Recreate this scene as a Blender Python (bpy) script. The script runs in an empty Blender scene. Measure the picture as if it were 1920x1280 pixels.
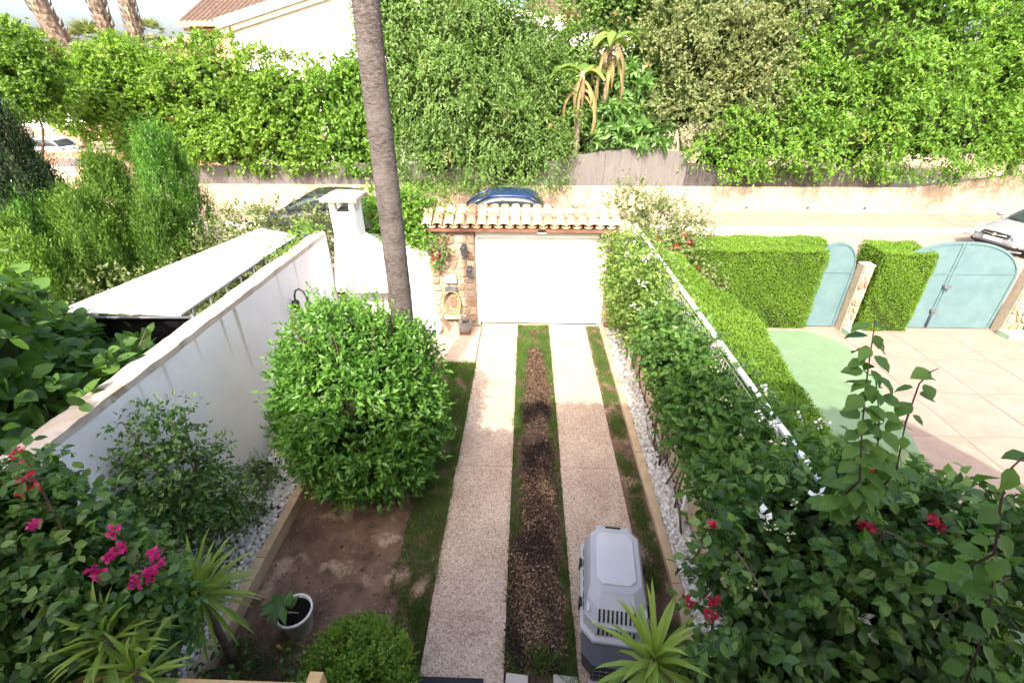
import bpy, bmesh, math, random
import numpy as np
from mathutils import Matrix, Vector
R = math.radians
random.seed(7)
SC = bpy.context.scene
COL = SC.collection

# ------------------------------------------------------------------ camera, sky, sun, exposure
cam = bpy.data.cameras.new('camera')
cam_ob = bpy.data.objects.new('camera', cam)
COL.objects.link(cam_ob)
cam.sensor_width = 36.0
cam.lens = 16.5
cam.clip_end = 2000
cam_ob.location = (0, 0, 5.0)
cam_ob.rotation_euler = (R(90 - 29.358), 0, R(1.815))
SC.camera = cam_ob

SUN_ELEV = 43.0
SUN_AZ = 11.5          # light travels towards +Y, turned this many degrees towards +X
w = bpy.data.worlds.new('World')
SC.world = w
w.use_nodes = True
nt = w.node_tree
bg = nt.nodes['Background']
sky = nt.nodes.new('ShaderNodeTexSky')
sky.sky_type = 'NISHITA'
sky.sun_disc = False
sky.sun_elevation = R(SUN_ELEV)
sky.sun_rotation = R(180 + SUN_AZ)
sky.dust_density = 6.0
sky.air_density = 0.8
sky.ozone_density = 0.4
nt.links.new(sky.outputs[0], bg.inputs[0])
bg.inputs[1].default_value = 0.15
sun = bpy.data.lights.new('sun', 'SUN')
sun.energy = 2.0
sun.angle = R(0.5)
sun.color = (1.0, 0.93, 0.83)
sun_ob = bpy.data.objects.new('sun', sun)
COL.objects.link(sun_ob)
trav = Vector((math.sin(R(SUN_AZ)) * math.cos(R(SUN_ELEV)), math.cos(R(SUN_AZ)) * math.cos(R(SUN_ELEV)), -math.sin(R(SUN_ELEV))))
sun_ob.rotation_euler = trav.to_track_quat('-Z', 'Y').to_euler()
sun_ob.location = (-5, -20, 25)
vs = SC.view_settings
vs.view_transform = 'Standard'
vs.look = 'None'
vs.gamma = 1
vs.exposure = 2.25
vs.use_curve_mapping = False
vs.use_white_balance = True
vs.white_balance_temperature = 6850
vs.white_balance_tint = 10
try:
    SC.cycles.use_denoising = True
    SC.cycles.max_bounces = 7
    SC.cycles.diffuse_bounces = 4
    SC.cycles.transmission_bounces = 4
    SC.cycles.transparent_max_bounces = 4
except Exception:
    pass

# ------------------------------------------------------------------ materials
M = {}
def _nodes(name):
    m = bpy.data.materials.new(name)
    m.use_nodes = True
    n = m.node_tree
    return m, n, n.nodes['Principled BSDF'], n.links

def mk(name, c1, c2=None, scale=6.0, rough=.8, bump=0.0, bscale=None, spec=.3, metal=0.0, contrast=(.35, .65), c3=None, s3=1.2, th3=(.55, .7), stretch=None, detail=6):
    """two-colour noise material, optional blotches of a third colour, optional bump"""
    m, n, b, L = _nodes(name)
    b.inputs['Roughness'].default_value = rough
    b.inputs['Specular IOR Level'].default_value = spec
    b.inputs['Metallic'].default_value = metal
    tc = n.nodes.new('ShaderNodeTexCoord')
    vec = tc.outputs['Object']
    if stretch:
        mp = n.nodes.new('ShaderNodeMapping')
        mp.inputs['Scale'].default_value = stretch
        L.new(vec, mp.inputs['Vector'])
        vec = mp.outputs[0]
    def noise(s, d=detail):
        t = n.nodes.new('ShaderNodeTexNoise')
        t.inputs['Scale'].default_value = s
        t.inputs['Detail'].default_value = d
        t.inputs['Roughness'].default_value = .62
        L.new(vec, t.inputs['Vector'])
        return t
    if c2 is None:
        b.inputs['Base Color'].default_value = (*c1, 1)
    else:
        t = noise(scale)
        r = n.nodes.new('ShaderNodeValToRGB')
        r.color_ramp.elements[0].position = contrast[0]
        r.color_ramp.elements[0].color = (*c1, 1)
        r.color_ramp.elements[1].position = contrast[1]
        r.color_ramp.elements[1].color = (*c2, 1)
        L.new(t.outputs['Fac'], r.inputs[0])
        out = r.outputs[0]
        if c3 is not None:
            t3 = noise(s3, 5)
            r3 = n.nodes.new('ShaderNodeValToRGB')
            r3.color_ramp.elements[0].position = th3[0]
            r3.color_ramp.elements[0].color = (0, 0, 0, 1)
            r3.color_ramp.elements[1].position = th3[1]
            r3.color_ramp.elements[1].color = (1, 1, 1, 1)
            L.new(t3.outputs['Fac'], r3.inputs[0])
            mx = n.nodes.new('ShaderNodeMixRGB')
            mx.inputs[2].default_value = (*c3, 1)
            L.new(r3.outputs[0], mx.inputs[0])
            L.new(out, mx.inputs[1])
            out = mx.outputs[0]
        L.new(out, b.inputs['Base Color'])
    if bump:
        tb = noise(bscale or scale * 3, 5)
        bp = n.nodes.new('ShaderNodeBump')
        bp.inputs['Strength'].default_value = bump
        bp.inputs['Distance'].default_value = .02
        L.new(tb.outputs['Fac'], bp.inputs['Height'])
        L.new(bp.outputs[0], b.inputs['Normal'])
    M[name] = m
    return m

def mk_tint(name, cols, rough=.6, transl=0.0, tcol=None, spec=.35, obj_random=False):
    """colour read from the per-piece attribute 'tint' through a ramp; leaves also let light through"""
    m, n, b, L = _nodes(name)
    b.inputs['Roughness'].default_value = rough
    b.inputs['Specular IOR Level'].default_value = spec
    if obj_random:
        a = n.nodes.new('ShaderNodeObjectInfo')
        src = a.outputs['Random']
    else:
        a = n.nodes.new('ShaderNodeAttribute')
        a.attribute_name = 'tint'
        src = a.outputs['Fac']
    r = n.nodes.new('ShaderNodeValToRGB')
    e = r.color_ramp.elements
    k = len(cols)
    e[0].color = (*cols[0], 1)
    e[1].color = (*cols[-1], 1)
    for i in range(1, k - 1):
        x = e.new(i / (k - 1))
        x.color = (*cols[i], 1)
    L.new(src, r.inputs[0])
    L.new(r.outputs[0], b.inputs['Base Color'])
    if transl:
        t = n.nodes.new('ShaderNodeBsdfTranslucent')
        mul = n.nodes.new('ShaderNodeMixRGB')
        mul.blend_type = 'MULTIPLY'
        mul.inputs[0].default_value = 1
        mul.inputs[2].default_value = (*(tcol or (1.5, 1.6, .7)), 1)
        L.new(r.outputs[0], mul.inputs[1])
        L.new(mul.outputs[0], t.inputs[0])
        mx = n.nodes.new('ShaderNodeMixShader')
        mx.inputs[0].default_value = transl
        L.new(b.outputs[0], mx.inputs[1])
        L.new(t.outputs[0], mx.inputs[2])
        L.new(mx.outputs[0], n.nodes['Material Output'].inputs[0])
    M[name] = m
    return m

mk('earth', (.20, .15, .10), (.30, .24, .17), 1.2, .95, .4, 12)
mk('core_shade', (.010, .018, .006), (.024, .034, .012), 14, 1.0, 1.0, 9, spec=0)  # near-black: the shade inside foliage is put into this colour
mk('road', (.20, .168, .145), (.25, .212, .185), 3, .9, .15, 60, c3=(.165, .14, .12), s3=.5)
mk('pavement', (.20, .155, .125), (.25, .20, .165), 2, .9, .2, 40)
mk('kerb', (.42, .38, .34), (.50, .46, .42), 5, .85, .2, 30)
mk('soil', (.070, .043, .032), (.205, .130, .094), 3.2, 1.0, 1.0, 30, contrast=(.32, .68), c3=(.36, .26, .19), s3=1.9, th3=(.54, .64))
mk('mulch_soil', (.05, .032, .024), (.11, .07, .05), 9, 1.0, 1.0, 40)
mk('neighbour_paving', (.205, .155, .128), (.25, .20, .168), 2.5, .85, .12, 40, c3=(.17, .128, .106), s3=.8, th3=(.6, .8))
mk('paving_joint', (.15, .11, .09), (.18, .14, .115), 9, .95)
mk('mint', (.112, .178, .106), (.130, .202, .124), 4, .85, .15, 90, c3=(.155, .21, .142), s3=.9, spec=.1)
mk('plaster', (.70, .69, .70), (.78, .77, .78), 1.6, .85, .25, 25, contrast=(.3, .7), c3=(.66, .60, .53), s3=.9, th3=(.6, .8))
mk('plaster_white', (.78, .77, .76), (.84, .83, .82), 2.0, .8, .15, 30)
mk('coping', (.40, .33, .27), (.52, .46, .40), 4, .9, .5, 30, c3=(.26, .19, .14), s3=2.2, th3=(.56, .72))
mk('beige_wall', (.48, .36, .24), (.58, .46, .33), 3, .9, .25, 30, c3=(.36, .26, .18), s3=1.6, th3=(.6, .75))
mk('edging', (.42, .31, .20), (.52, .40, .27), 5, .85, .2, 40)
mk('street_wall', (.27, .20, .15), (.35, .28, .22), 3.0, .95, .9, 9, c3=(.21, .13, .09), s3=1.4, th3=(.55, .75))
mk('screen_tan', (.098, .090, .088), (.13, .12, .117), 3, .9, .3, 60, stretch=(6, 6, .8))
mk('screen_dark', (.05, .044, .042), (.07, .062, .06), 3, .9, .3, 60, stretch=(6, 6, .8))
mk('white_paint', (.80, .80, .79), (.84, .84, .83), 3, .45, .04, 20, spec=.5)
mk('frame_white', (.78, .76, .72), (.82, .80, .77), 3, .6)
mk('dark_metal', (.035, .04, .05), (.06, .065, .08), 8, .45, spec=.5)
mk('grey_metal', (.07, .08, .09), (.11, .12, .135), 8, .45, spec=.5)
mk('black', (.012, .012, .014), (.02, .02, .022), 8, .5)
mk('matt_black', (.006, .006, .007), (.010, .010, .011), 30, 1.0, spec=0)
mk('canvas', (.74, .73, .72), (.80, .79, .78), 2, .75, .1, 8)
mk('timber', (.45, .28, .12), (.58, .38, .18), 4, .6, .2, 20, stretch=(1, 8, 8))
mk('brown_wood', (.10, .045, .03), (.16, .08, .05), 4, .7)
mk('teal', (.075, .132, .146), (.094, .156, .170), 3.5, .6, .05, 10, spec=.2)
mk('green_ledge', (.20, .32, .22), (.26, .38, .27), 4, .8)
mk('trunk_palm', (.042, .036, .034), (.125, .110, .105), 14, .95, 1.0, 26, stretch=(1, 1, 3.0), c3=(.135, .122, .117), s3=1.4, th3=(.45, .75), spec=.1)
mk('trunk_shag', (.13, .095, .07), (.27, .215, .17), 7, .95, 1.0, 16)
mk('bark', (.10, .07, .05), (.19, .145, .11), 7, .95, .7, 30)
mk('stem', (.10, .10, .04), (.17, .14, .08), 8, .8)
mk('dark_stem', (.05, .03, .025), (.09, .055, .04), 8, .7)
mk('shell_grey', (.36, .37, .41), (.40, .41, .45), 4, .45, .06, 120, spec=.4)
mk('shell_light', (.45, .46, .50), (.50, .51, .55), 3, .4, .05, 120, spec=.4)
mk('base_dark', (.045, .045, .055), (.065, .065, .075), 4, .5, .05, 80, spec=.4)
mk('pot', (.66, .64, .61), (.74, .72, .69), 6, .7, .2, 30, c3=(.35, .30, .26), s3=6, th3=(.6, .75))
mk('mat_fibre', (.018, .020, .030), (.035, .037, .05), 40, .95, .5, 120)
mk('terracotta_wall', (.34, .21, .145), (.40, .27, .19), 2, .9)
mk('trim_beige', (.60, .52, .38), (.68, .60, .46), 2, .8)
mk('far_tile', (.30, .165, .095), (.44, .29, .19), 5, .85, .3, 20, c3=(.30, .17, .11), s3=2.5)
mk('rubber', (.02, .02, .02), (.03, .03, .03), 10, .8)
mk('rim_alloy', (.45, .45, .46), None, rough=.35, metal=.8)
mk('mortar', (.30, .24, .18), (.37, .31, .24), 8, .95, .5, 40)
mk('hose', (.26, .23, .12), (.32, .29, .17), 8, .5)
mk('ornament', (.13, .125, .12), (.20, .19, .18), 12, .6)
mk('house_wall', (.76, .72, .66), (.80, .77, .72), 2, .9)
mk('net', (.45, .45, .42), (.5, .5, .47), 8, .6)
for nm, c in (('paint_silver', (.24, .255, .285)), ('paint_blue', (.012, .032, .11)), ('paint_grey', (.022, .024, .032)), ('paint_white', (.75, .76, .78))):
    m = mk(nm, c, None, rough=.25, spec=.5, metal=.25 if nm != 'paint_white' else 0)
    m.node_tree.nodes['Principled BSDF'].inputs['Coat Weight'].default_value = .6
m = mk('car_glass', (.02, .03, .035), None, rough=.05, spec=.8)
m = mk('lamp_glass', (.35, .37, .40), None, rough=.08, spec=.8)

# aggregate concrete of the two wheel tracks: pale and dark specks in the surface
def mk_aggregate():
    m, n, b, L = _nodes('aggregate')
    b.inputs['Roughness'].default_value = .9
    tc = n.nodes.new('ShaderNodeTexCoord')
    v = n.nodes.new('ShaderNodeTexVoronoi')
    v.inputs['Scale'].default_value = 75
    L.new(tc.outputs['Object'], v.inputs['Vector'])
    sep = n.nodes.new('ShaderNodeSeparateColor')
    L.new(v.outputs['Color'], sep.inputs[0])
    r = n.nodes.new('ShaderNodeValToRGB')
    e = r.color_ramp.elements
    e[0].color = (.24, .175, .14, 1)
    e[1].color = (.56, .47, .39, 1)
    x = e.new(.25); x.color = (.36, .275, .22, 1)
    x = e.new(.6); x.color = (.45, .355, .285, 1)
    L.new(sep.outputs[0], r.inputs[0])
    t = n.nodes.new('ShaderNodeTexNoise')
    t.inputs['Scale'].default_value = 1.6
    t.inputs['Detail'].default_value = 6
    L.new(tc.outputs['Object'], t.inputs['Vector'])
    r2 = n.nodes.new('ShaderNodeValToRGB')
    r2.color_ramp.elements[0].position = .3
    r2.color_ramp.elements[0].color = (.78, .74, .72, 1)
    r2.color_ramp.elements[1].position = .65
    r2.color_ramp.elements[1].color = (1, 1, 1, 1)
    L.new(t.outputs['Fac'], r2.inputs[0])
    mx = n.nodes.new('ShaderNodeMixRGB')
    mx.blend_type = 'MULTIPLY'
    mx.inputs[0].default_value = 1
    L.new(r.outputs[0], mx.inputs[1])
    L.new(r2.outputs[0], mx.inputs[2])
    L.new(mx.outputs[0], b.inputs['Base Color'])
    bp = n.nodes.new('ShaderNodeBump')
    bp.inputs['Strength'].default_value = .5
    bp.inputs['Distance'].default_value = .006
    L.new(v.outputs['Distance'], bp.inputs['Height'])
    L.new(bp.outputs[0], b.inputs['Normal'])
    M['aggregate'] = m
mk_aggregate()

# foliage and other tinted pieces
mk_tint('leaf_lime', [(.06, .135, .018), (.115, .22, .027), (.175, .295, .042)], .5, .4)
mk_tint('leaf_pepper', [(.06, .125, .028), (.10, .185, .042), (.15, .245, .07)], .5, .35)
mk_tint('leaf_olive', [(.085, .12, .04), (.14, .18, .07), (.21, .24, .10)], .55, .3)
mk_tint('leaf_bright', [(.052, .132, .018), (.105, .22, .028), (.165, .30, .046)], .5, .4)
mk_tint('leaf_conifer', [(.036, .092, .014), (.078, .165, .022), (.135, .25, .035)], .6, .3)
mk_tint('leaf_cypress', [(.010, .026, .010), (.02, .045, .014), (.035, .07, .02)], .7, .1)
mk_tint('leaf_box', [(.034, .105, .020), (.075, .19, .030), (.135, .285, .045)], .4, .38, spec=.4)
mk_tint('leaf_dark', [(.030, .074, .018), (.085, .178, .042), (.175, .285, .070)], .42, .38, spec=.4)
mk_tint('leaf_vine', [(.045, .11, .025), (.075, .165, .032), (.115, .225, .042)], .5, .4)
mk_tint('leaf_jasmine', [(.065, .13, .026), (.12, .205, .04), (.19, .275, .065)], .5, .35)
mk_tint('leaf_hedge', [(.080, .170, .020), (.13, .245, .028), (.185, .31, .038)], .6, .35)
mk_tint('leaf_yucca', [(.13, .23, .04), (.21, .33, .06), (.32, .43, .10)], .42, .3, spec=.4)
mk_tint('leaf_fatsia', [(.07, .16, .04), (.11, .22, .06), (.16, .29, .08)], .35, .35, spec=.5)
mk_tint('leaf_dry', [(.15, .10, .055), (.23, .175, .08), (.21, .20, .065)], .7, .3)
mk_tint('leaf_banana', [(.08, .16, .03), (.13, .22, .045), (.19, .23, .06)], .5, .35)
mk_tint('leaf_cycad', [(.04, .09, .025), (.08, .14, .045), (.13, .2, .08)], .4, .2, spec=.5)
mk_tint('grass', [(.045, .11, .018), (.08, .165, .028), (.13, .21, .055)], .6, .35)
mk_tint('bark_chips', [(.010, .007, .006), (.038, .023, .016), (.15, .092, .058), (.32, .215, .135)], .9)
mk_tint('clod', [(.07, .042, .03), (.16, .10, .07), (.27, .19, .14)], 1.0)
mk_tint('pebble', [(.42, .40, .37), (.62, .60, .57), (.74, .73, .70)], .7)
mk_tint('petal_magenta', [(.42, .012, .12), (.55, .02, .20), (.62, .05, .26)], .5, .3, (1.2, .8, 1))
mk_tint('petal_red', [(.30, .012, .03), (.42, .02, .05), (.5, .04, .09)], .5, .3, (1.2, .8, 1))
mk_tint('petal_white', [(.72, .73, .66), (.80, .81, .76), (.84, .85, .82)], .5, .2, (1, 1, 1))
mk_tint('petal_cream', [(.55, .50, .25), (.65, .62, .40), (.7, .68, .5)], .5, .2, (1, 1, .9))
mk_tint('stone', [(.19, .11, .075), (.28, .20, .14), (.25, .21, .175), (.35, .285, .21), (.22, .135, .095)], .9, obj_random=True)
mk_tint('stone_red', [(.23, .11, .075), (.31, .18, .125), (.28, .15, .105), (.34, .23, .17)], .9, obj_random=True)
mk_tint('tile', [(.31, .18, .11), (.39, .27, .18), (.35, .23, .145), (.42, .33, .245), (.28, .185, .135)], .85, obj_random=True)
for nm in ('stone', 'stone_red', 'tile'):      # fine relief and grain on the picked-apart pieces
    m = M[nm]; n = m.node_tree; b = n.nodes['Principled BSDF']
    tc = n.nodes.new('ShaderNodeTexCoord')
    t = n.nodes.new('ShaderNodeTexNoise'); t.inputs['Scale'].default_value = 18; t.inputs['Detail'].default_value = 6
    n.links.new(tc.outputs['Object'], t.inputs['Vector'])
    old = b.inputs['Base Color'].links[0].from_socket
    mx = n.nodes.new('ShaderNodeMixRGB'); mx.blend_type = 'OVERLAY'; mx.inputs[0].default_value = .55
    n.links.new(old, mx.inputs[1]); n.links.new(t.outputs['Fac'], mx.inputs[2]); n.links.new(mx.outputs[0], b.inputs['Base Color'])
    bp = n.nodes.new('ShaderNodeBump'); bp.inputs['Strength'].default_value = .6; bp.inputs['Distance'].default_value = .01
    n.links.new(t.outputs['Fac'], bp.inputs['Height']); n.links.new(bp.outputs[0], b.inputs['Normal'])

# ------------------------------------------------------------------ object helpers
def tag(o, label=None, cat=None, group=None, kind=None):
    if label: o['label'] = label
    if cat: o['category'] = cat
    if group: o['group'] = group
    if kind: o['kind'] = kind
    return o

def thing(name, label, cat, loc=(0, 0, 0), rz=0.0, group=None):
    o = bpy.data.objects.new(name, None)
    o.empty_display_size = .1
    COL.objects.link(o)
    o.location = loc
    o.rotation_euler = (0, 0, rz)
    return tag(o, label, cat, group)

def link(name, me, parent=None, local=False, mat=None):
    if mat: me.materials.append(M[mat])
    o = bpy.data.objects.new(name, me)
    COL.objects.link(o)
    if parent is not None:
        o.parent = parent
        if not local:      # vertices are in world metres: undo the thing's own placement (and its parents')
            if parent.parent is None:
                o.matrix_parent_inverse = Matrix.Translation(parent.location).inverted()
    return o

class MB:
    """collects simple shapes into one mesh"""
    def __init__(s):
        s.v = []; s.f = []; s.sm = []
    def add(s, vs, fs, smooth=False):
        k = len(s.v)
        s.v += [tuple(a) for a in vs]
        s.f += [tuple(i + k for i in f) for f in fs]
        s.sm += [smooth] * len(fs)
        return s
    def box(s, x0, x1, y0, y1, z0, z1):
        return s.add([(x0, y0, z0), (x1, y0, z0), (x1, y1, z0), (x0, y1, z0), (x0, y0, z1), (x1, y0, z1), (x1, y1, z1), (x0, y1, z1)],
                     [(3, 2, 1, 0), (4, 5, 6, 7), (0, 1, 5, 4), (1, 2, 6, 5), (2, 3, 7, 6), (3, 0, 4, 7)])
    def prism(s, poly, y0, y1, axis='y'):
        """polygon in (x,z) pushed along y, or in (x,y) pushed along z, or in (y,z) pushed along x"""
        n = len(poly)
        mp = {'y': lambda a, b, t: (a, t, b), 'z': lambda a, b, t: (a, b, t), 'x': lambda a, b, t: (t, a, b)}[axis]
        vs = [mp(a, b, y0) for a, b in poly] + [mp(a, b, y1) for a, b in poly]
        fs = [tuple(range(n)), tuple(range(2 * n - 1, n - 1, -1))] + [(i, i + n, (i + 1) % n + n, (i + 1) % n) for i in range(n)]
        return s.add(vs, fs)
    def tube(s, pts, rad, seg=8, caps=True):
        pts = [Vector(p) for p in pts]
        n = len(pts)
        rs = rad if isinstance(rad, (list, tuple)) else [rad] * n
        vs = []; ref = Vector((0.31, .17, .93))
        for i, p in enumerate(pts):
            d = (pts[min(i + 1, n - 1)] - pts[max(i - 1, 0)]).normalized()
            a = d.cross(ref)
            if a.length < .05: a = d.cross(Vector((1, 0, 0)))
            a.normalize(); b = d.cross(a)
            for k in range(seg):
                t = 2 * math.pi * k / seg
                vs.append(p + (a * math.cos(t) + b * math.sin(t)) * rs[i])
        fs = [(i * seg + k, i * seg + (k + 1) % seg, (i + 1) * seg + (k + 1) % seg, (i + 1) * seg + k) for i in range(n - 1) for k in range(seg)]
        k0 = len(s.v)
        s.add(vs, fs, True)
        if caps:
            s.f += [tuple(k0 + k for k in range(seg))[::-1], tuple(k0 + (n - 1) * seg + k for k in range(seg))]
            s.sm += [False, False]
        return s
    def lathe(s, prof, cx, cy, seg=20, caps=True):
        n = len(prof)
        vs = [(cx + r * math.cos(2 * math.pi * k / seg), cy + r * math.sin(2 * math.pi * k / seg), z) for r, z in prof for k in range(seg)]
        fs = [(i * seg + k, i * seg + (k + 1) % seg, (i + 1) * seg + (k + 1) % seg, (i + 1) * seg + k) for i in range(n - 1) for k in range(seg)]
        k0 = len(s.v)
        s.add(vs, fs, True)
        if caps:
            s.f += [tuple(k0 + k for k in range(seg))[::-1], tuple(k0 + (n - 1) * seg + k for k in range(seg))]
            s.sm += [False, False]
        return s
    def mesh(s, name):
        me = bpy.data.meshes.new(name)
        me.from_pydata(s.v, [], s.f)
        me.polygons.foreach_set('use_smooth', s.sm)
        me.update()
        bm = bmesh.new(); bm.from_mesh(me); bmesh.ops.recalc_face_normals(bm, faces=bm.faces); bm.to_mesh(me); bm.free()
        return me
    def build(s, name, mat, parent=None, bevel=0, local=False, seg=2):
        o = link(name, s.mesh(name), parent, local, mat)
        if bevel:
            md = o.modifiers.new('bevel', 'BEVEL')
            md.width = bevel; md.segments = seg; md.limit_method = 'ANGLE'; md.angle_limit = R(40)
        return o

def box(name, mat, b, parent=None, bevel=0, local=False):
    return MB().box(*b).build(name, mat, parent, bevel, local)

def fast_mesh(name, V, F, tint=None, mat=None, smooth=False):
    """V (n,3), F (m,k) numpy arrays"""
    me = bpy.data.meshes.new(name)
    V = np.ascontiguousarray(V, dtype=np.float32); F = np.ascontiguousarray(F, dtype=np.int32)
    me.vertices.add(len(V)); me.vertices.foreach_set('co', V.ravel())
    me.loops.add(F.size); me.loops.foreach_set('vertex_index', F.ravel())
    me.polygons.add(len(F)); me.polygons.foreach_set('loop_start', np.arange(0, F.size, F.shape[1], dtype=np.int32))
    if smooth: me.polygons.foreach_set('use_smooth', np.ones(len(F), dtype=bool))
    me.update(calc_edges=True)
    if tint is not None:
        a = me.attributes.new('tint', 'FLOAT', 'POINT')
        a.data.foreach_set('value', np.ascontiguousarray(tint, dtype=np.float32))
    if mat: me.materials.append(M[mat])
    return me

# ------------------------------------------------------------------ leaves
def U(v):
    return v / np.maximum(np.linalg.norm(v, axis=-1, keepdims=True), 1e-9)

# template: (t along, s across, h lift), faces as quads
TPL = {
    'diamond': (np.array([(0, 0, 0), (.42, .5, .06), (1, 0, -.08), (.42, -.5, .06)]), np.array([(0, 1, 2, 3)])),
    'blade': (np.array([(0, .5, 0), (0, -.5, 0), (1, -.05, 0), (1, .05, 0)]), np.array([(0, 1, 2, 3)])),
    'fold': (np.array([(0, 0, 0), (.45, .5, .1), (1, 0, -.1), (.45, -.5, .1), (.5, 0, -.02)]), np.array([(0, 4, 2, 1), (0, 3, 2, 4)])),
    'ovate': (np.array([(0, 0, 0), (.18, .34, .05), (.45, .5, .09), (.78, .27, .03), (1, 0, -.14), (.78, -.27, .03), (.45, -.5, .09), (.18, -.34, .05), (.47, 0, 0)]),
              np.array([(0, 8, 2, 1), (8, 4, 3, 2), (0, 7, 6, 8), (8, 6, 5, 4)])),
    'lobed': (np.array([(0, 0, 0), (-.10, .22, .02), (.06, .44, .07), (.34, .47, .05), (.56, .40, .03), (.76, .24, .0), (1, 0, -.12),
                        (.76, -.24, .0), (.56, -.40, .03), (.34, -.47, .05), (.06, -.44, .07), (-.10, -.22, .02), (.36, 0, -.02)]),
              np.array([(0, 12, 2, 1), (12, 4, 3, 2), (12, 6, 5, 4), (0, 11, 10, 12), (12, 10, 9, 8), (12, 8, 7, 6)])),
    'sword': (np.array([(0, .35, .02), (0, -.35, .02), (.45, .5, .05), (.45, -.5, .05), (.8, .3, -.04), (.8, -.3, -.04), (1, .02, -.16), (1, -.02, -.16), (.45, 0, 0), (0, 0, -.01), (.8, 0, -.07)]),
              np.array([(9, 8, 2, 0), (1, 3, 8, 9), (8, 10, 4, 2), (3, 5, 10, 8), (10, 7, 6, 4), (5, 7, 7, 10)])),
}
TPL['sword'] = (TPL['sword'][0], np.array([(9, 8, 2, 0), (1, 3, 8, 9), (8, 10, 4, 2), (3, 5, 10, 8), (10, 7, 6, 4), (5, 6, 7, 10)]))

def frames(D, N):
    D = U(D); S = U(np.cross(D, N)); Nn = np.cross(S, D)
    return D, S, Nn

def leaves_mesh(name, lv, tpl, mat):
    """lv: dict P D N L W T"""
    tv, tf = TPL[tpl]
    D, S, Nn = frames(lv['D'], lv['N'])
    k = len(tv); n = len(lv['P'])
    L = lv['L'][:, None, None]; Wd = lv['W'][:, None, None]
    V = lv['P'][:, None, :] + D[:, None, :] * tv[None, :, 0:1] * L + S[:, None, :] * tv[None, :, 1:2] * Wd + Nn[:, None, :] * tv[None, :, 2:3] * L
    F = tf[None, :, :] + (np.arange(n) * k)[:, None, None]
    return fast_mesh(name, V.reshape(-1, 3), F.reshape(-1, 4), np.repeat(lv['T'], k), mat)

def sub(lv, idx):
    return {k: v[idx] for k, v in lv.items()}
def cat(*ls):
    return {k: np.concatenate([l[k] for l in ls]) for k in ls[0]}

CAM = np.array([0, 0, 5.0])
_leaf_variants = {}
def leaf_objects(root, lv, tpl, mat, name='leaf', nvar=6):
    """each leaf a part of its own, sharing a handful of meshes"""
    key = (tpl, mat)
    if key not in _leaf_variants:
        tv, tf = TPL[tpl]
        _leaf_variants[key] = [fast_mesh(name, tv, tf, np.full(len(tv), (i + .5) / nvar), mat) for i in range(nvar)]
    ms = _leaf_variants[key]
    D, S, Nn = frames(lv['D'], lv['N'])
    inv = Matrix.Translation(root.location).inverted()
    for i in range(len(lv['P'])):
        o = bpy.data.objects.new(name, ms[min(nvar - 1, max(0, int(lv['T'][i] * nvar)))])
        COL.objects.link(o)
        o.parent = root
        L = float(lv['L'][i]); W = float(lv['W'][i])
        d = D[i] * L; s_ = S[i] * W; n_ = Nn[i] * L; p = lv['P'][i]
        o.matrix_parent_inverse = inv
        o.matrix_basis = Matrix(((d[0], s_[0], n_[0], p[0]), (d[1], s_[1], n_[1], p[1]), (d[2], s_[2], n_[2], p[2]), (0, 0, 0, 1)))

def split_near(lv, n):
    """the n leaves that show largest (nearest the camera), and the rest"""
    d = np.linalg.norm(lv['P'] - CAM, axis=1) / np.maximum(lv['L'], 1e-4)
    idx = np.argsort(d)
    return sub(lv, idx[:n]), sub(lv, idx[n:])

def rnd_unit(rng, n):
    return U(rng.normal(size=(n, 3)))

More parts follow.
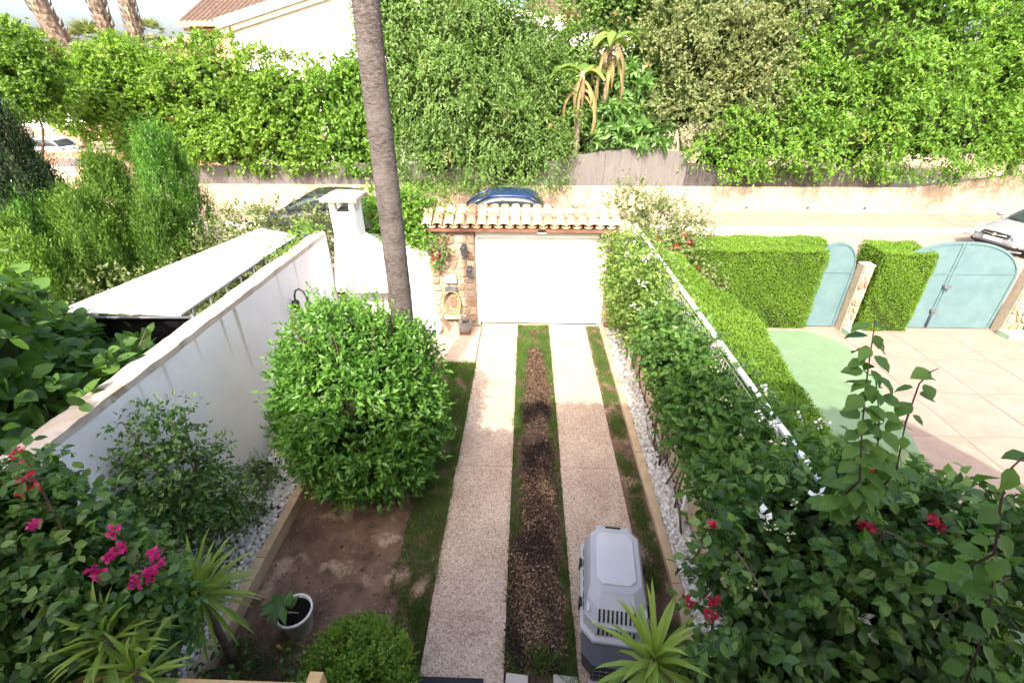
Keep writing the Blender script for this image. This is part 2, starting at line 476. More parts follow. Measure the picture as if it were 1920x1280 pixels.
def crown(lobes, K, rc, twigs, per, tl, L, W, seed, out=.7, up=.3, droop=.15, shell=.78, zmin=None, tint=.5, tvar=.22, cvar=.16, inner=.25, spread=.9, flat=.5, ymax=None, cut=.62, facing=None, holes=0, hr=.34):
    """leaves on twigs, twigs bunched into clumps on the surface of a set of ellipsoid lobes"""
    rng = np.random.default_rng(seed)
    lobes = np.array(lobes, dtype=float)
    A = (lobes[:, 3] * lobes[:, 4] + lobes[:, 3] * lobes[:, 5] + lobes[:, 4] * lobes[:, 5])
    li = rng.choice(len(lobes), size=K, p=A / A.sum())
    u = rnd_unit(rng, K)
    rr = shell + (1 - shell) * rng.random(K)
    C = lobes[li, :3] + lobes[li, 3:6] * u * rr[:, None]
    O = U(u / lobes[li, 3:6])
    keep = np.ones(K, bool)
    for j in range(len(lobes)):
        q = np.linalg.norm((C - lobes[j, :3]) / lobes[j, 3:6], axis=1)
        keep &= ~((q < cut) & (li != j))
    if zmin is not None: keep &= C[:, 2] > zmin
    if facing is not None: keep &= (O @ np.array(facing)) > -.35
    C = C[keep]; O = O[keep]; K = len(C)
    ct = rng.normal(0, cvar, K)
    n = K * twigs
    ci = np.repeat(np.arange(K), twigs)
    rd = rnd_unit(rng, n)
    flip = (rd * O[ci]).sum(1) < -.3
    rd[flip] *= -1
    P0 = C[ci] + rd * rc * (rng.random(n) ** .4)[:, None] * np.array([1, 1, .85])
    TD = U(O[ci] * out + rd * .7 + np.array([0, 0, up]) + rng.normal(0, .25, (n, 3)))
    t = np.tile((np.arange(per) + .6) / per, n)
    ti = np.repeat(np.arange(n), per)
    m = n * per
    P = P0[ti] + TD[ti] * (t * tl)[:, None] * (0.7 + .6 * rng.random(n))[ti][:, None]
    P[:, 2] -= droop * tl * t ** 2
    side = rng.normal(size=(m, 3))
    D = U(TD[ti] * (1.2 - spread * .6) + U(side) * spread + np.array([0, 0, -droop * .8]))
    N = U(O[ci][ti] * .5 + np.array([0, 0, flat]) + rng.normal(0, .45, (m, 3)))
    sz = .7 + .6 * rng.random(m)
    T = np.clip(tint + ct[ci][ti] + rng.normal(0, tvar, m) + .12 * (t - .5), 0.01, .99)
    lv = dict(P=P, D=D, N=N, L=L * sz, W=W * sz, T=T)
    if holes:      # open pockets between the hanging masses
        hi = rng.choice(K, size=min(holes, K), replace=False)
        for q in hi:
            c = C[q] + O[q] * .12
            d = (lv['P'] - c) / np.array([1, 1, rng.uniform(.8, 1.7)])
            lv = sub(lv, np.linalg.norm(d, axis=1) > hr * rng.uniform(.45, 1.15) * (1 + .25 * np.sin(lv['P'][:, 0] * 17 + lv['P'][:, 2] * 13)))
        m = len(lv['P'])
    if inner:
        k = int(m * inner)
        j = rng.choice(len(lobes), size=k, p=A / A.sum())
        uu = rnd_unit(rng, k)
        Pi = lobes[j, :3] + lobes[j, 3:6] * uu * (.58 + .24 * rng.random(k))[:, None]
        lv2 = dict(P=Pi, D=rnd_unit(rng, k), N=rnd_unit(rng, k), L=np.full(k, L * 1.6), W=np.full(k, W * 1.8), T=np.clip(rng.normal(tint - .2, .1, k), .01, .99))  # inner leaves tinted darker, the crown's shaded depth put into their colour
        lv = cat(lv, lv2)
    if zmin is not None: lv = sub(lv, lv['P'][:, 2] > zmin - .1)
    if ymax is not None: lv = sub(lv, lv['P'][:, 1] < ymax)
    return lv

def core(root, lobes, k=.70, mat='core_shade', zmin=None):
    """a solid mass inside a plant, near-black in place of the shade between the leaves"""
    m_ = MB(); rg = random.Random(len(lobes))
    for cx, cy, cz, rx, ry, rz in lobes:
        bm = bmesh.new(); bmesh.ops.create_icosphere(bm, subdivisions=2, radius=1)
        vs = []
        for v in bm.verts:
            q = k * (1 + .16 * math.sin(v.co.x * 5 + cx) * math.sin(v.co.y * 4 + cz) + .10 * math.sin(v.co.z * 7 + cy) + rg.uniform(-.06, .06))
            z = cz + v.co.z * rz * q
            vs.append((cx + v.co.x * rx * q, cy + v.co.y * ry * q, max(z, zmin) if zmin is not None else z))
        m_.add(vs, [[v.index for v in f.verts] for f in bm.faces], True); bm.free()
    o = m_.build('dark_core', mat, root); o['kind'] = 'stuff'
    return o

def foliage(root, lv, tpl, mat, name='foliage', kind='stuff'):
    o = link(name, leaves_mesh(name, lv, tpl, mat), root)
    if kind: o['kind'] = kind
    return o

def limb(p0, p1, r0, r1, n=6, bend=.12, seed=0):
    rg = random.Random(seed)
    p0 = Vector(p0); p1 = Vector(p1); L = (p1 - p0).length
    o = Vector((rg.uniform(-1, 1), rg.uniform(-1, 1), rg.uniform(-.4, .4))) * bend * L
    pts = []
    for i in range(n + 1):
        t = i / n
        pts.append(p0.lerp(p1, t) + o * math.sin(t * math.pi) + Vector((rg.uniform(-1, 1), rg.uniform(-1, 1), 0)) * .015 * L)
    return pts, [r0 + (r1 - r0) * (i / n) for i in range(n + 1)]

def wood(root, base, tips, r0, r1, mat='bark', fork=.35, seed=1, trunk_to=None):
    """a trunk (one part) and each limb a part of its own"""
    base = Vector(base)
    top = Vector(trunk_to) if trunk_to else base.lerp(sum((Vector(t) for t in tips), Vector()) / len(tips), fork)
    p, r = limb(base, top, r0, r0 * .75, 5, .05, seed)
    MB().tube(p, r, 9).build('trunk', mat, root)
    for i, t in enumerate(tips):
        p, r = limb(top, t, r0 * .6, r1, 6, .12, seed + 5 + i)
        MB().tube(p, r, 6).build('branch', mat, root)

def flowers(root, centres, petal_mat, n, size, spread, seed, name='flower', tpl='diamond'):
    """each flower head is one part: a small cluster of bracts"""
    rng = np.random.default_rng(seed)
    for c in centres:
        k = n
        d = rnd_unit(rng, k); d[:, 2] = np.abs(d[:, 2]) * .6
        P = np.array(c) + rnd_unit(rng, k) * spread * rng.random((k, 1)) ** .5
        lv = dict(P=P, D=U(d + rng.normal(0, .3, (k, 3))), N=rnd_unit(rng, k), L=size * (.7 + .6 * rng.random(k)), W=size * .8 * (.7 + .6 * rng.random(k)), T=rng.random(k))
        link(name, leaves_mesh(name, lv, tpl, petal_mat), root)

def place(name, me, root, mw):
    """a part that shares its mesh with others, placed by a world matrix"""
    o = bpy.data.objects.new(name, me)
    COL.objects.link(o)
    o.parent = root
    o.matrix_parent_inverse = Matrix.Translation(root.location).inverted()
    o.matrix_basis = mw
    return o

# ================================================================== THE SETTING
def sheet(name, poly, z, mat, kind='structure'):
    me = bpy.data.meshes.new(name)
    me.from_pydata([(x, y, z) for x, y in poly], [], [tuple(range(len(poly)))])
    me.update()
    o = link(name, me, None, mat=mat)
    if kind: o['kind'] = kind
    return o

sheet('ground', [(-600, -300), (600, -300), (600, 900), (-600, 900)], -.012, 'earth')
sheet('road', [(-120, 10.75), (120, 10.75), (120, 17.62), (-120, 17.62)], 0.0, 'road')
box('pavement', 'pavement', (-120, 120, 17.78, 20.0, -.1, .10))['kind'] = 'structure'
# kerb of the far pavement, stone by stone where the photograph shows it
k = box('kerb', 'kerb', (-120, -6, 17.62, 17.78, -.1, .115)); k['kind'] = 'structure'
box('kerb_end', 'kerb', (26.05, 120, 17.62, 17.78, -.1, .115), k)
ks = MB().box(0, 1.985, 17.62, 17.78, -.1, .115).mesh('kerb_stone'); ks.materials.append(M['kerb'])
for i in range(16):
    place('kerb_stone', ks, k, Matrix.Translation((-5.98 + 2.0 * i, 0, random.uniform(-.004, .004))))

# back garden soil and concrete
sheet('garden_soil', [(-3.0, .6), (-.95, .6), (-.95, 7.95), (-3.0, 7.95)], .004, 'soil')
sheet('mulch_bed', [(-.165, .6), (.555, .6), (.555, 9.62), (-.165, 9.62)], .006, 'mulch_soil')
sheet('side_soil', [(1.37, .6), (1.72, .6), (1.72, 9.62), (1.37, 9.62)], .008, 'soil')
ap = box('concrete_apron', 'aggregate', (-3.78, -1.0, 7.95, 9.5, -.05, .03)); ap['kind'] = 'structure'
box('gate_apron', 'aggregate', (-1.0, 1.95, 9.63, 10.75, -.05, .03))['kind'] = 'structure'
def wheel_track(x0, x1):
    root = thing('wheel_track_path', None, None, (x0, .6, 0)); root['kind'] = 'structure'
    ys = [1.22, 2.93, 5.1, 7.3, 9.62]
    for a, b in zip(ys[:-1], ys[1:]):
        xa = x0 + random.uniform(-.012, .012); xb = x1 + random.uniform(-.012, .012)
        MB().prism([(xa, a + .002), (xb, a + .002), (xb + random.uniform(-.008, .008), b - .002), (xa + random.uniform(-.008, .008), b - .002)], -.05, .035 + random.uniform(-.004, .004), 'z').build('slab', 'aggregate', root, .003)
wheel_track(-.96, -.165)
wheel_track(.555, 1.37)

# grass, mulch, pebbles: nobody could count these
def grass_patch(areas, seed, h=(.05, .10), bw=.006, mat='grass', name='grass', cut=None):
    rng = np.random.default_rng(seed)
    Ps = []; hs = []
    for (x0, x1, y0, y1, n, hf) in areas:
        p = np.stack([rng.uniform(x0, x1, n), rng.uniform(y0, y1, n), np.full(n, .004)], 1)
        # ragged outline and thin spots
        q = np.sin(p[:, 0] * 23 + np.sin(p[:, 1] * 7) * 2) + np.sin(p[:, 1] * 11 + p[:, 0] * 5) + np.sin(p[:, 1] * 3.1 + 1.3)
        ed = np.minimum(p[:, 0] - x0, x1 - p[:, 0])
        keep = (ed + rng.normal(0, .02, n) > .015 + .02 * np.sin(p[:, 1] * 9)) & (q + rng.normal(0, .9, n) > -1.3)
        if cut: keep &= cut(p, rng)
        Ps.append(p[keep]); hs.append(np.full(keep.sum(), hf))
    P = np.concatenate(Ps); hf = np.concatenate(hs); n = len(P)
    D = U(rng.normal(0, .45, (n, 3)) * np.array([1, 1, 0]) + np.array([0, 0, 1]))
    T = np.clip(.45 + .22 * np.sin(P[:, 0] * 6 + P[:, 1] * 2.3) * np.sin(P[:, 1] * 3.7) + rng.normal(0, .2, n), .01, .99)
    lv = dict(P=P, D=D, N=rnd_unit(rng, n), L=hf * rng.uniform(h[0], h[1], n), W=np.full(n, bw), T=T)
    o = link(name, leaves_mesh(name, lv, 'blade', mat), None)
    o['kind'] = 'stuff'
    return o

# middle strip: grass both sides of the bark mulch, all grass near the gate
def mid_cut(p, rng):
    x, y = p[:, 0], p[:, 1]
    hw = np.where(y > 8.62, 0, np.where(y > 7.3, .135 + .07 * (8.62 - y) / 1.3, .24))
    hw = hw + .03 * np.sin(y * 5)
    cx = .22 + .03 * np.sin(y * 2)
    return np.abs(x - cx) + rng.normal(0, .025, len(x)) > hw
grass_patch([(-.19, .57, 5.9, 9.63, 26000, 1.0), (-.19, .57, 3.9, 5.9, 9000, 1.0), (.40, .58, .8, 3.9, 6000, 1.1), (-.18, -.05, 2.4, 3.9, 1500, 1), (.1, .55, 1.6, 2.5, 1500, 1.8)], 3, cut=mid_cut)
# left lawn edge beside the wheel track
grass_patch([(-1.55, -.93, 5.2, 7.97, 15000, 1.0), (-1.48, -.93, 3.1, 5.2, 11000, 1.0), (-1.36, -.95, 1.9, 3.1, 7000, 1.0),
             (-2.9, -1.5, 1.3, 2.6, 9000, .8), (-3.0, -1.5, 2.6, 7.9, 3500, .5), (-1.7, -1.3, 6.4, 7.97, 5000, 1.0)], 4)
# right strip: full grass near the gate, tufts further back
tufts = [(1.54, 6.1, .30), (1.50, 5.25, .26), (1.58, 4.85, .2), (1.53, 4.3, .32), (1.57, 3.75, .24), (1.5, 3.3, .2), (1.55, 2.6, .3)]
def tuft_cut(p, rng):
    k = p[:, 1] > 6.62 + rng.normal(0, .05, len(p))
    for x, y, r_ in tufts: k |= np.hypot((p[:, 0] - x) / .12, (p[:, 1] - y) / r_) + rng.normal(0, .22, len(p)) < 1
    return k
grass_patch([(1.39, 1.69, 6.5, 9.6, 9000, .8), (1.39, 1.69, 2.2, 6.6, 16000, .85)], 5, cut=tuft_cut)

def scatter_chips(name, areas, seed, size, mat, tfun, tri=False):
    rng = np.random.default_rng(seed)
    Ps = []
    for (x0, x1, y0, y1, n, f) in areas:
        p = np.stack([rng.uniform(x0, x1, n), rng.uniform(y0, y1, n), rng.uniform(.006, .075, n) * (.45 + .55 * np.sin(np.linspace(0, n, n) * .0 + 1.57))], 1)
        if f: p = p[f(p, rng)]
        Ps.append(p)
    P = np.concatenate(Ps); n = len(P)
    D = U(rng.normal(0, 1, (n, 3)) * np.array([1, 1, .45])); N = U(rng.normal(0, .5, (n, 3)) + np.array([0, 0, 1]))
    lv = dict(P=P, D=D, N=N, L=rng.uniform(*size, n), W=rng.uniform(*size, n) * .5, T=tfun(P, rng))
    o = link(name, leaves_mesh(name, lv, 'diamond', mat), None); o['kind'] = 'stuff'
    return o
def chip_tint(P, rng):
    # charred black heaps alternating with pale dry bark
    x = P[:, 0]; y = P[:, 1] + .13 * np.sin(x * 13 + 1) + rng.normal(0, .07, len(P))
    q = np.sin(y * 4.1 + 1.0 + 1.2 * np.sin(x * 6)) + .7 * np.sin(y * 9.3 + x * 8) + .5 * np.sin(x * 15 + y * 2)
    dark = ((y > 6.15) & (y < 6.62)) | ((y > 5.2) & (y < 5.62))
    t = .50 + .22 * q + rng.normal(0, .28, len(P))
    t = np.where(dark, rng.normal(.04, .07, len(P)), t)
    t = np.where(y > 6.62, rng.normal(.55, .25, len(P)), t)
    return np.clip(t - .08, .01, .99)
def chip_area(p, rng):
    x, y = p[:, 0], p[:, 1]
    hw = np.where(y > 8.55, 0, np.where(y > 7.3, .13 + .07 * (8.55 - y) / 1.25, .225))
    hw = np.where(y < 3.9, .30, hw)
    spot = (np.hypot((x - .2) / .16, (y - 9.2) / .12) < 1)
    gap = (y > 5.62) & (y < 6.12)
    cx = np.where(y < 3.9, .13, .22)
    return ((np.abs(x - cx) + rng.normal(0, .03, len(x)) < hw) & ~(gap & (rng.random(len(x)) > .25))) | spot
scatter_chips('bark_mulch', [(-.16, .55, 2.38, 9.3, 30000, chip_area)], 9, (.015, .045), 'bark_chips', chip_tint)

litter_rng = lambda P, rng: np.clip(rng.normal(.6, .25, len(P)), .01, .99)
def litter_area(p, rng): return np.sin(p[:, 0] * 3 + p[:, 1] * 2.2) + rng.normal(0, .9, len(p)) > .1
scatter_chips('leaf_litter', [(-2.9, -1.0, 1.5, 7.8, 1500, litter_area), (1.4, 1.68, 2.0, 6.6, 260, None)], 19, (.012, .035), 'bark_chips', litter_rng)
scatter_chips('dry_leaves', [(-.95, -.2, 1.9, 9.4, 70, None), (.6, 1.35, 1.9, 9.4, 70, None)], 29, (.012, .03), 'bark_chips', litter_rng).location.z = .033
def pebbles(name, areas, seed, size=(.018, .036), mat='pebble'):
    rng = np.random.default_rng(seed)
    bm = bmesh.new(); bmesh.ops.create_icosphere(bm, subdivisions=1, radius=1)
    tv = np.array([v.co[:] for v in bm.verts]); tf = np.array([[v.index for v in f.verts] for f in bm.faces]); bm.free()
    P = []
    for (x0, x1, y0, y1, z, n) in areas:
        P.append(np.stack([rng.uniform(x0, x1, n), rng.uniform(y0, y1, n), z + rng.uniform(-.02, .02, n)], 1))
    P = np.concatenate(P); n = len(P); k = len(tv)
    s = rng.uniform(*size, n)[:, None] * rng.uniform(.7, 1.25, (n, 3)) * np.array([1.2, 1, .75])
    a = rng.uniform(0, 6.28, n); c, sn = np.cos(a)[:, None], np.sin(a)[:, None]
    V = tv[None] * s[:, None, :] * (1 + rng.normal(0, .08, (n, k, 1)))
    V = np.stack([V[..., 0] * c - V[..., 1] * sn, V[..., 0] * sn + V[..., 1] * c, V[..., 2]], -1) + P[:, None]
    F = tf[None] + (np.arange(n) * k)[:, None, None]
    o = link(name, fast_mesh(name, V.reshape(-1, 3), F.reshape(-1, 3), np.repeat(rng.random(n), k), mat, True), None); o['kind'] = 'stuff'
pebbles('white_pebbles', [(1.80, 2.12, 2.3, 9.5, .03, 4200), (-3.78, -3.08, 1.9, 5.9, .14, 3600)], 11)
pebbles('soil_clods', [(-2.9, -1.2, 1.5, 7.8, -.002, 1500), (1.4, 1.68, 2.0, 6.6, .0, 350), (-.1, .5, 2.4, 8.6, .0, 260)], 12, (.007, .020), 'clod')
sheet('pebble_bed', [(1.78, .8), (2.14, .8), (2.14, 9.5), (1.78, 9.5)], .012, 'mulch_soil')
box('pebble_bed_soil', 'mulch_soil', (-3.8, -3.05, .8, 7.9, 0, .125))['kind'] = 'structure'

def edging(name, label, x0, x1, ys, z1, mat):
    r = thing(name, label, 'edging', ((x0 + x1) / 2, ys[0], 0))
    for a, b in zip(ys[:-1], ys[1:]):
        MB().box(x0 + random.uniform(-.005, .005), x1 + random.uniform(-.005, .005), a + .003, b - .003, 0, z1 + random.uniform(-.004, .004)).build('edging_stone', mat, r, .008)
edging('garden_edging', 'raised tan edging holding white pebbles along the white garden wall', -3.06, -2.95, [1.6 + .9 * i for i in range(8)], .19, 'edging')
edging('garden_edging', 'low beige kerb between the grass strip and the pebbles by the vine fence', 1.68, 1.79, [1.2 + 1.05 * i for i in range(9)], .09, 'edging')

# neighbour's drive on the right
pv = thing('neighbour_drive', None, None, (8, 6, 0)); pv['kind'] = 'structure'
box('joint_bed', 'paving_joint', (3.2, 17, -1, 9.75, -.05, .008), pv)
pm = [MB().box(-.593, .593, -.593, .593, -.04, .0).mesh('paving_slab') for _ in range(1)][0]; pm.materials.append(M['neighbour_paving'])
for i in range(9):
    for j in range(9):
        o = place('paving_slab', pm, pv, Matrix.Translation((4.0 + 1.2 * i, -.6 + 1.2 * j, .014 + random.uniform(-.0015, .0015))))
box('drive_strip', 'neighbour_paving', (3.4, 14.8, 9.6, 10.75, -.05, .012))['kind'] = 'structure'
mint = [(3.2, 9.55), (6.35, 9.55), (6.75, 9.1), (6.88, 8.7), (6.80, 8.2), (6.62, 7.6), (6.38, 6.7), (6.12, 5.8), (5.85, 5.1), (5.6, 4.55), (5.5, 3.9), (5.7, 3.4), (6.3, 2.9), (7.2, 2.5), (8.0, 2.2), (8.0, .5), (3.2, .5)]
sheet('painted_ground', mint, .020, 'mint')

# the house we look out from: its tiled eave throws the shade over the near garden
hs = thing('tiled_house', 'house with overhanging tiled eave and pale rendered wall behind the viewpoint', 'house', (1.7, -6, 0))
box('wall', 'house_wall', (-9, 6.3, -12, -1.9, 0, 6.2), hs)
def tiled_slab(name, mat, x0, x1, y0, z0, y1, z1, pitch, root, amp=.05, th=.12, rows=None, kind=None):
    """a roof plane of barrel tiles: a waved sheet with its own thickness, scalloped along the eave"""
    nx = int((x1 - x0) / pitch * 8); ny = rows or 2
    xs = np.linspace(x0, x1, nx + 1); V = []; F = []
    for lay in (0, 1):
        for j in range(ny + 1):
            for sidx in ((0,) if rows is None or j in (0, ny) else (0, 1)):
                t = j / ny
                drop = .03 if (rows and sidx == 1) else 0
                for x in xs:
                    h = amp * abs(math.sin(math.pi * (x - x0) / pitch)) if lay == 0 else -th
                    V.append((x, y0 + (y1 - y0) * t, z0 + (z1 - z0) * t + h - (drop if lay == 0 else 0)))
    n = nx + 1; nr = len(V) // (2 * n)
    for lay in (0, 1):
        for j in range(nr - 1):
            for i in range(nx):
                a = lay * nr * n + j * n + i
                F.append((a, a + 1, a + n + 1, a + n))
    for i in range(nx):
        a = i; b = nr * n + i
        F.append((a, b, b + 1, a + 1))
    for j in range(nr - 1):
        for i in (0, nx):
            a = j * n + i; b = nr * n + a
            F.append((a, a + n, b + n, b))
    o = link(name, fast_mesh(name, np.array(V), np.array(F), None, mat), root)
    if kind: o['kind'] = kind
    return o
tiled_slab('roof', 'far_tile', -1.42, 4.85, .02, 6.3, -7, 8.4, .24, hs, .09)
tiled_slab('roof', 'far_tile', -9.5, -1.42, -.72, 6.3, -7, 8.2, .24, hs, .09)
MB().prism([(4.85, .02), (5.1, -.35), (5.6, -1.4), (6.2, -2.6), (6.6, -7), (4.85, -7)], 6.15, 6.3, 'z').build('roof', 'far_tile', hs)

# ================================================================== WALLS AND GATES OF THE GARDEN
# white wall on the left
wl = thing('garden_wall', 'long white rendered wall with a worn beige coping on the left side', 'wall', (-3.9, 1.2, 0))
MB().box(-4.02, -3.8, -.5, 8.62, 0, 2.38).build('wall_face', 'plaster', wl, .01)
for i in range(3):        # the rendered top of the wall, worn and uneven
    y0 = -.5 + 3.04 * i; n_ = 24; m_ = MB(); vs_ = []; fs_ = []
    for j in range(n_ + 1):
        y = y0 + .002 + 3.036 * j / n_
        q = [random.uniform(-.008, .008) for _ in range(4)]
        vs_ += [(-4.03 + q[0], y, 2.38), (-4.03 + q[0], y, 2.455 + q[1]), (-3.91, y, 2.475 + q[2] * .6), (-3.797 + q[3] * .6, y, 2.455 + q[1]), (-3.797 + q[3] * .6, y, 2.38)]
    for j in range(n_):
        for k_ in range(5): fs_.append((5 * j + k_, 5 * j + (k_ + 1) % 5, 5 * j + 5 + (k_ + 1) % 5, 5 * j + 5 + k_))
    fs_ += [(0, 1, 2, 3, 4), tuple(5 * n_ + k_ for k_ in range(5))]
    m_.add(vs_, fs_).build('coping', 'coping', wl)
# rust and water stains running down from the coping
def mk_stain():
    m, n, b, L = _nodes('stain')
    b.inputs['Base Color'].default_value = (.40, .29, .17, 1); b.inputs['Roughness'].default_value = .9
    tc = n.nodes.new('ShaderNodeTexCoord')
    t = n.nodes.new('ShaderNodeTexNoise'); t.inputs['Scale'].default_value = 9
    mp = n.nodes.new('ShaderNodeMapping'); mp.inputs['Scale'].default_value = (1, 5, .6)
    L.new(tc.outputs['Object'], mp.inputs[0]); L.new(mp.outputs[0], t.inputs['Vector'])
    a = n.nodes.new('ShaderNodeAttribute'); a.attribute_name = 'tint'
    mul = n.nodes.new('ShaderNodeMath'); mul.operation = 'MULTIPLY'
    L.new(a.outputs['Fac'], mul.inputs[0]); L.new(t.outputs['Fac'], mul.inputs[1])
    tr = n.nodes.new('ShaderNodeBsdfTransparent'); mx = n.nodes.new('ShaderNodeMixShader')
    L.new(mul.outputs[0], mx.inputs[0]); L.new(tr.outputs[0], mx.inputs[1]); L.new(b.outputs[0], mx.inputs[2])
    L.new(mx.outputs[0], n.nodes['Material Output'].inputs[0])
    M['stain'] = m
mk_stain()
for (y, wd, ln, st) in ((5.42, .05, 1.05, .95), (5.12, .035, .6, .7), (4.6, .03, .35, .4), (6.6, .04, .5, .4), (7.2, .05, .7, .4), (3.7, .03, .4, .35), (4.05, .04, .5, .35)):
    V = []; T = []; F = []
    for j in range(7):
        t = j / 6
        for i, q in enumerate((-1, -.4, .4, 1)):
            V.append((-3.797, y + q * wd * (1 - .4 * t), 2.378 - ln * t)); T.append((0 if abs(q) == 1 else 1) * st * (1 - t) ** .8)
    for j in range(6):
        for i in range(3): F.append((j * 4 + i, j * 4 + i + 1, j * 4 + i + 5, j * 4 + i + 4))
    link('rust_stain', fast_mesh('rust_stain', np.array(V), np.array(F), np.array(T), 'stain'), wl)

# white wall at the back, left of the stone pillar
bw = thing('garden_wall', 'white rendered wall behind the palm trunk joining the stone pillar', 'wall', (-3, 9.7, 0))
MB().prism([(-4.02, 0), (-2.06, 0), (-2.06, 1.72), (-2.35, 1.80), (-2.75, 2.02), (-3.2, 2.1), (-4.02, 2.1)], 9.55, 9.75).build('wall_face', 'plaster_white', bw, .02)
sb = thing('planter_ledge', 'low white ledge along the foot of the white wall behind the palm', 'ledge', (-2.9, 9.4, 0))
MB().box(-3.78, -2.12, 9.28, 9.55, .03, .30).build('ledge', 'plaster_white', sb, .015)

# stone clad wall beside the garage door
def stone_face(root, x0, x1, z0, z1, y, rows, w, mat, seed, jit=.35, depth=.035, gap=.012, axis='y'):
    """irregular facing stones, each one a part"""
    rg = random.Random(seed)
    zs = [z0 + (z1 - z0) * i / rows for i in range(rows + 1)]
    hgt = (z1 - z0) / rows
    grid = []
    for j in range(rows + 1):
        n = max(2, round((x1 - x0) / w)); row = []
        for i in range(n + 1):
            x = x0 + (x1 - x0) * i / n + (rg.uniform(-jit, jit) * w if 0 < i < n else 0)
            z = zs[j] + (rg.uniform(-jit, jit) * hgt * .8 if 0 < j < rows else 0)
            row.append((x, z))
        grid.append(row)
    for j in range(rows):
        for i in range(len(grid[j]) - 1):
            q = [grid[j][i], grid[j][i + 1], grid[j + 1][i + 1], grid[j + 1][i]]
            cx = sum(a for a, b in q) / 4; cz = sum(b for a, b in q) / 4
            def shr(a, b, k): return (cx + (a - cx) * k, cz + (b - cz) * k)
            sc = 1 - gap * 2 / min(w, hgt)
            # chamfered corners give a rounded outline
            poly = []
            for m_ in range(4):
                a = Vector(q[m_]); p_ = Vector(q[m_ - 1]); nx_ = Vector(q[(m_ + 1) % 4])
                c1 = rg.uniform(.12, .3); c2 = rg.uniform(.12, .3)
                poly += [tuple(a.lerp(p_, c1)), tuple(a.lerp(nx_, c2))]
            o_ = [shr(a, b, sc) for a, b in poly]; i_ = [shr(a, b, sc * .82) for a, b in poly]
            d = depth * rg.uniform(.6, 1.2); n8 = len(o_)
            if axis == 'y':
                vs = [(a, y, b) for a, b in o_] + [(a, y - d * .75, b) for a, b in o_] + [(a, y - d, b) for a, b in i_]
            else:
                vs = [(y, a, b) for a, b in o_] + [(y - d * .75, a, b) for a, b in o_] + [(y - d, a, b) for a, b in i_]
            fs = [(k_, (k_ + 1) % n8, (k_ + 1) % n8 + n8, k_ + n8) for k_ in range(n8)] + [(k_ + n8, (k_ + 1) % n8 + n8, (k_ + 1) % n8 + 2 * n8, k_ + 2 * n8) for k_ in range(n8)] + [tuple(range(2 * n8, 3 * n8))]
            MB().add(vs, fs).build('stone', mat, root)
sp = thing('stone_pillar', 'stone clad gate pillar left of the white garage door', 'pillar', (-1.55, 9.75, 0))
box('pillar_core', 'mortar', (-2.06, -1.10, 9.51, 10.15, 0, 2.33), sp)
stone_face(sp, -2.04, -1.10, .0, 2.31, 9.51, 13, .19, 'stone', 21)
rp = thing('stone_pillar', 'stone clad gate pillar right of the garage door half hidden by the vine', 'pillar', (1.9, 9.75, 0))
box('pillar_core', 'mortar', (1.72, 2.2, 9.51, 10.15, 0, 2.33), rp)
stone_face(rp, 1.74, 2.18, .0, 2.31, 9.51, 13, .2, 'stone', 22)

gd = thing('garage_door', 'wide white sectional garage door under a tiled canopy', 'garage door', (.3, 9.75, 0))
for i in range(4):
    z0 = .05 + .505 * i
    MB().box(-1.03, 1.66, 9.70, 9.74, z0, z0 + .499).build('door_panel', 'white_paint', gd, .006)
MB().box(-1.08, 1.71, 9.60, 9.80, 2.08, 2.29).build('lintel_box', 'frame_white', gd, .008)
MB().box(-1.095, -1.03, 9.63, 9.78, 0, 2.08).build('jamb', 'frame_white', gd, .006)
MB().box(1.66, 1.72, 9.63, 9.78, 0, 2.08).build('jamb', 'frame_white', gd, .006)
MB().box(-1.03, 1.66, 9.685, 9.75, .0, .05).build('bottom_seal', 'rubber', gd)
sn = thing('door_sensor', 'small white sensor box under the tile edge above the garage door', 'sensor', (.31, 9.55, 2.3))
MB().box(.22, .40, 9.36, 9.50, 2.24, 2.32).build('housing', 'white_paint', sn, .01)
MB().box(.27, .35, 9.50, 9.60, 2.26, 2.30).build('bracket', 'grey_metal', sn)

# tiled canopy over the gate
tc_ = thing('tiled_canopy', 'small pitched roof of pale terracotta barrel tiles over the garage door', 'roof', (-.1, 9.8, 2.3))
MB().prism([(9.42, 2.30), (10.55, 2.30), (9.98, 2.48)], -2.1, 1.86, 'x').build('roof_core', 'mortar', tc_)
MB().box(-2.12, 1.88, 9.36, 9.46, 2.265, 2.325).build('eave_board', 'brown_wood', tc_)
def barrel(name, r0, r1, L, up=True, th=.014, sq=1.0):
    """half-round tile along +Y, tapering"""
    m_ = MB(); n = 7; vs = []; fs = []
    for (y, r) in ((0, r0), (L, r1)):
        for rr in (r, r - th):
            for i in range(n + 1):
                a = math.pi * i / n
                vs.append((rr * math.cos(a), y, (rr * math.sin(a) * sq if up else -rr * math.sin(a) * sq)))
    k = n + 1
    for i in range(n):
        fs += [(i, i + 1, 2 * k + i + 1, 2 * k + i), (k + i, 3 * k + i, 3 * k + i + 1, k + i + 1), (i, k + i, k + i + 1, i + 1), (2 * k + i, 2 * k + i + 1, 3 * k + i + 1, 3 * k + i)]
    m_.add(vs, fs, True)
    me = m_.mesh(name); me.materials.append(M['tile'])
    return me
cover = barrel('tile', .100, .086, .40, sq=.58); pan = barrel('tile', .095, .085, .40, False, sq=.6)
slope = math.atan2(.19, .57)
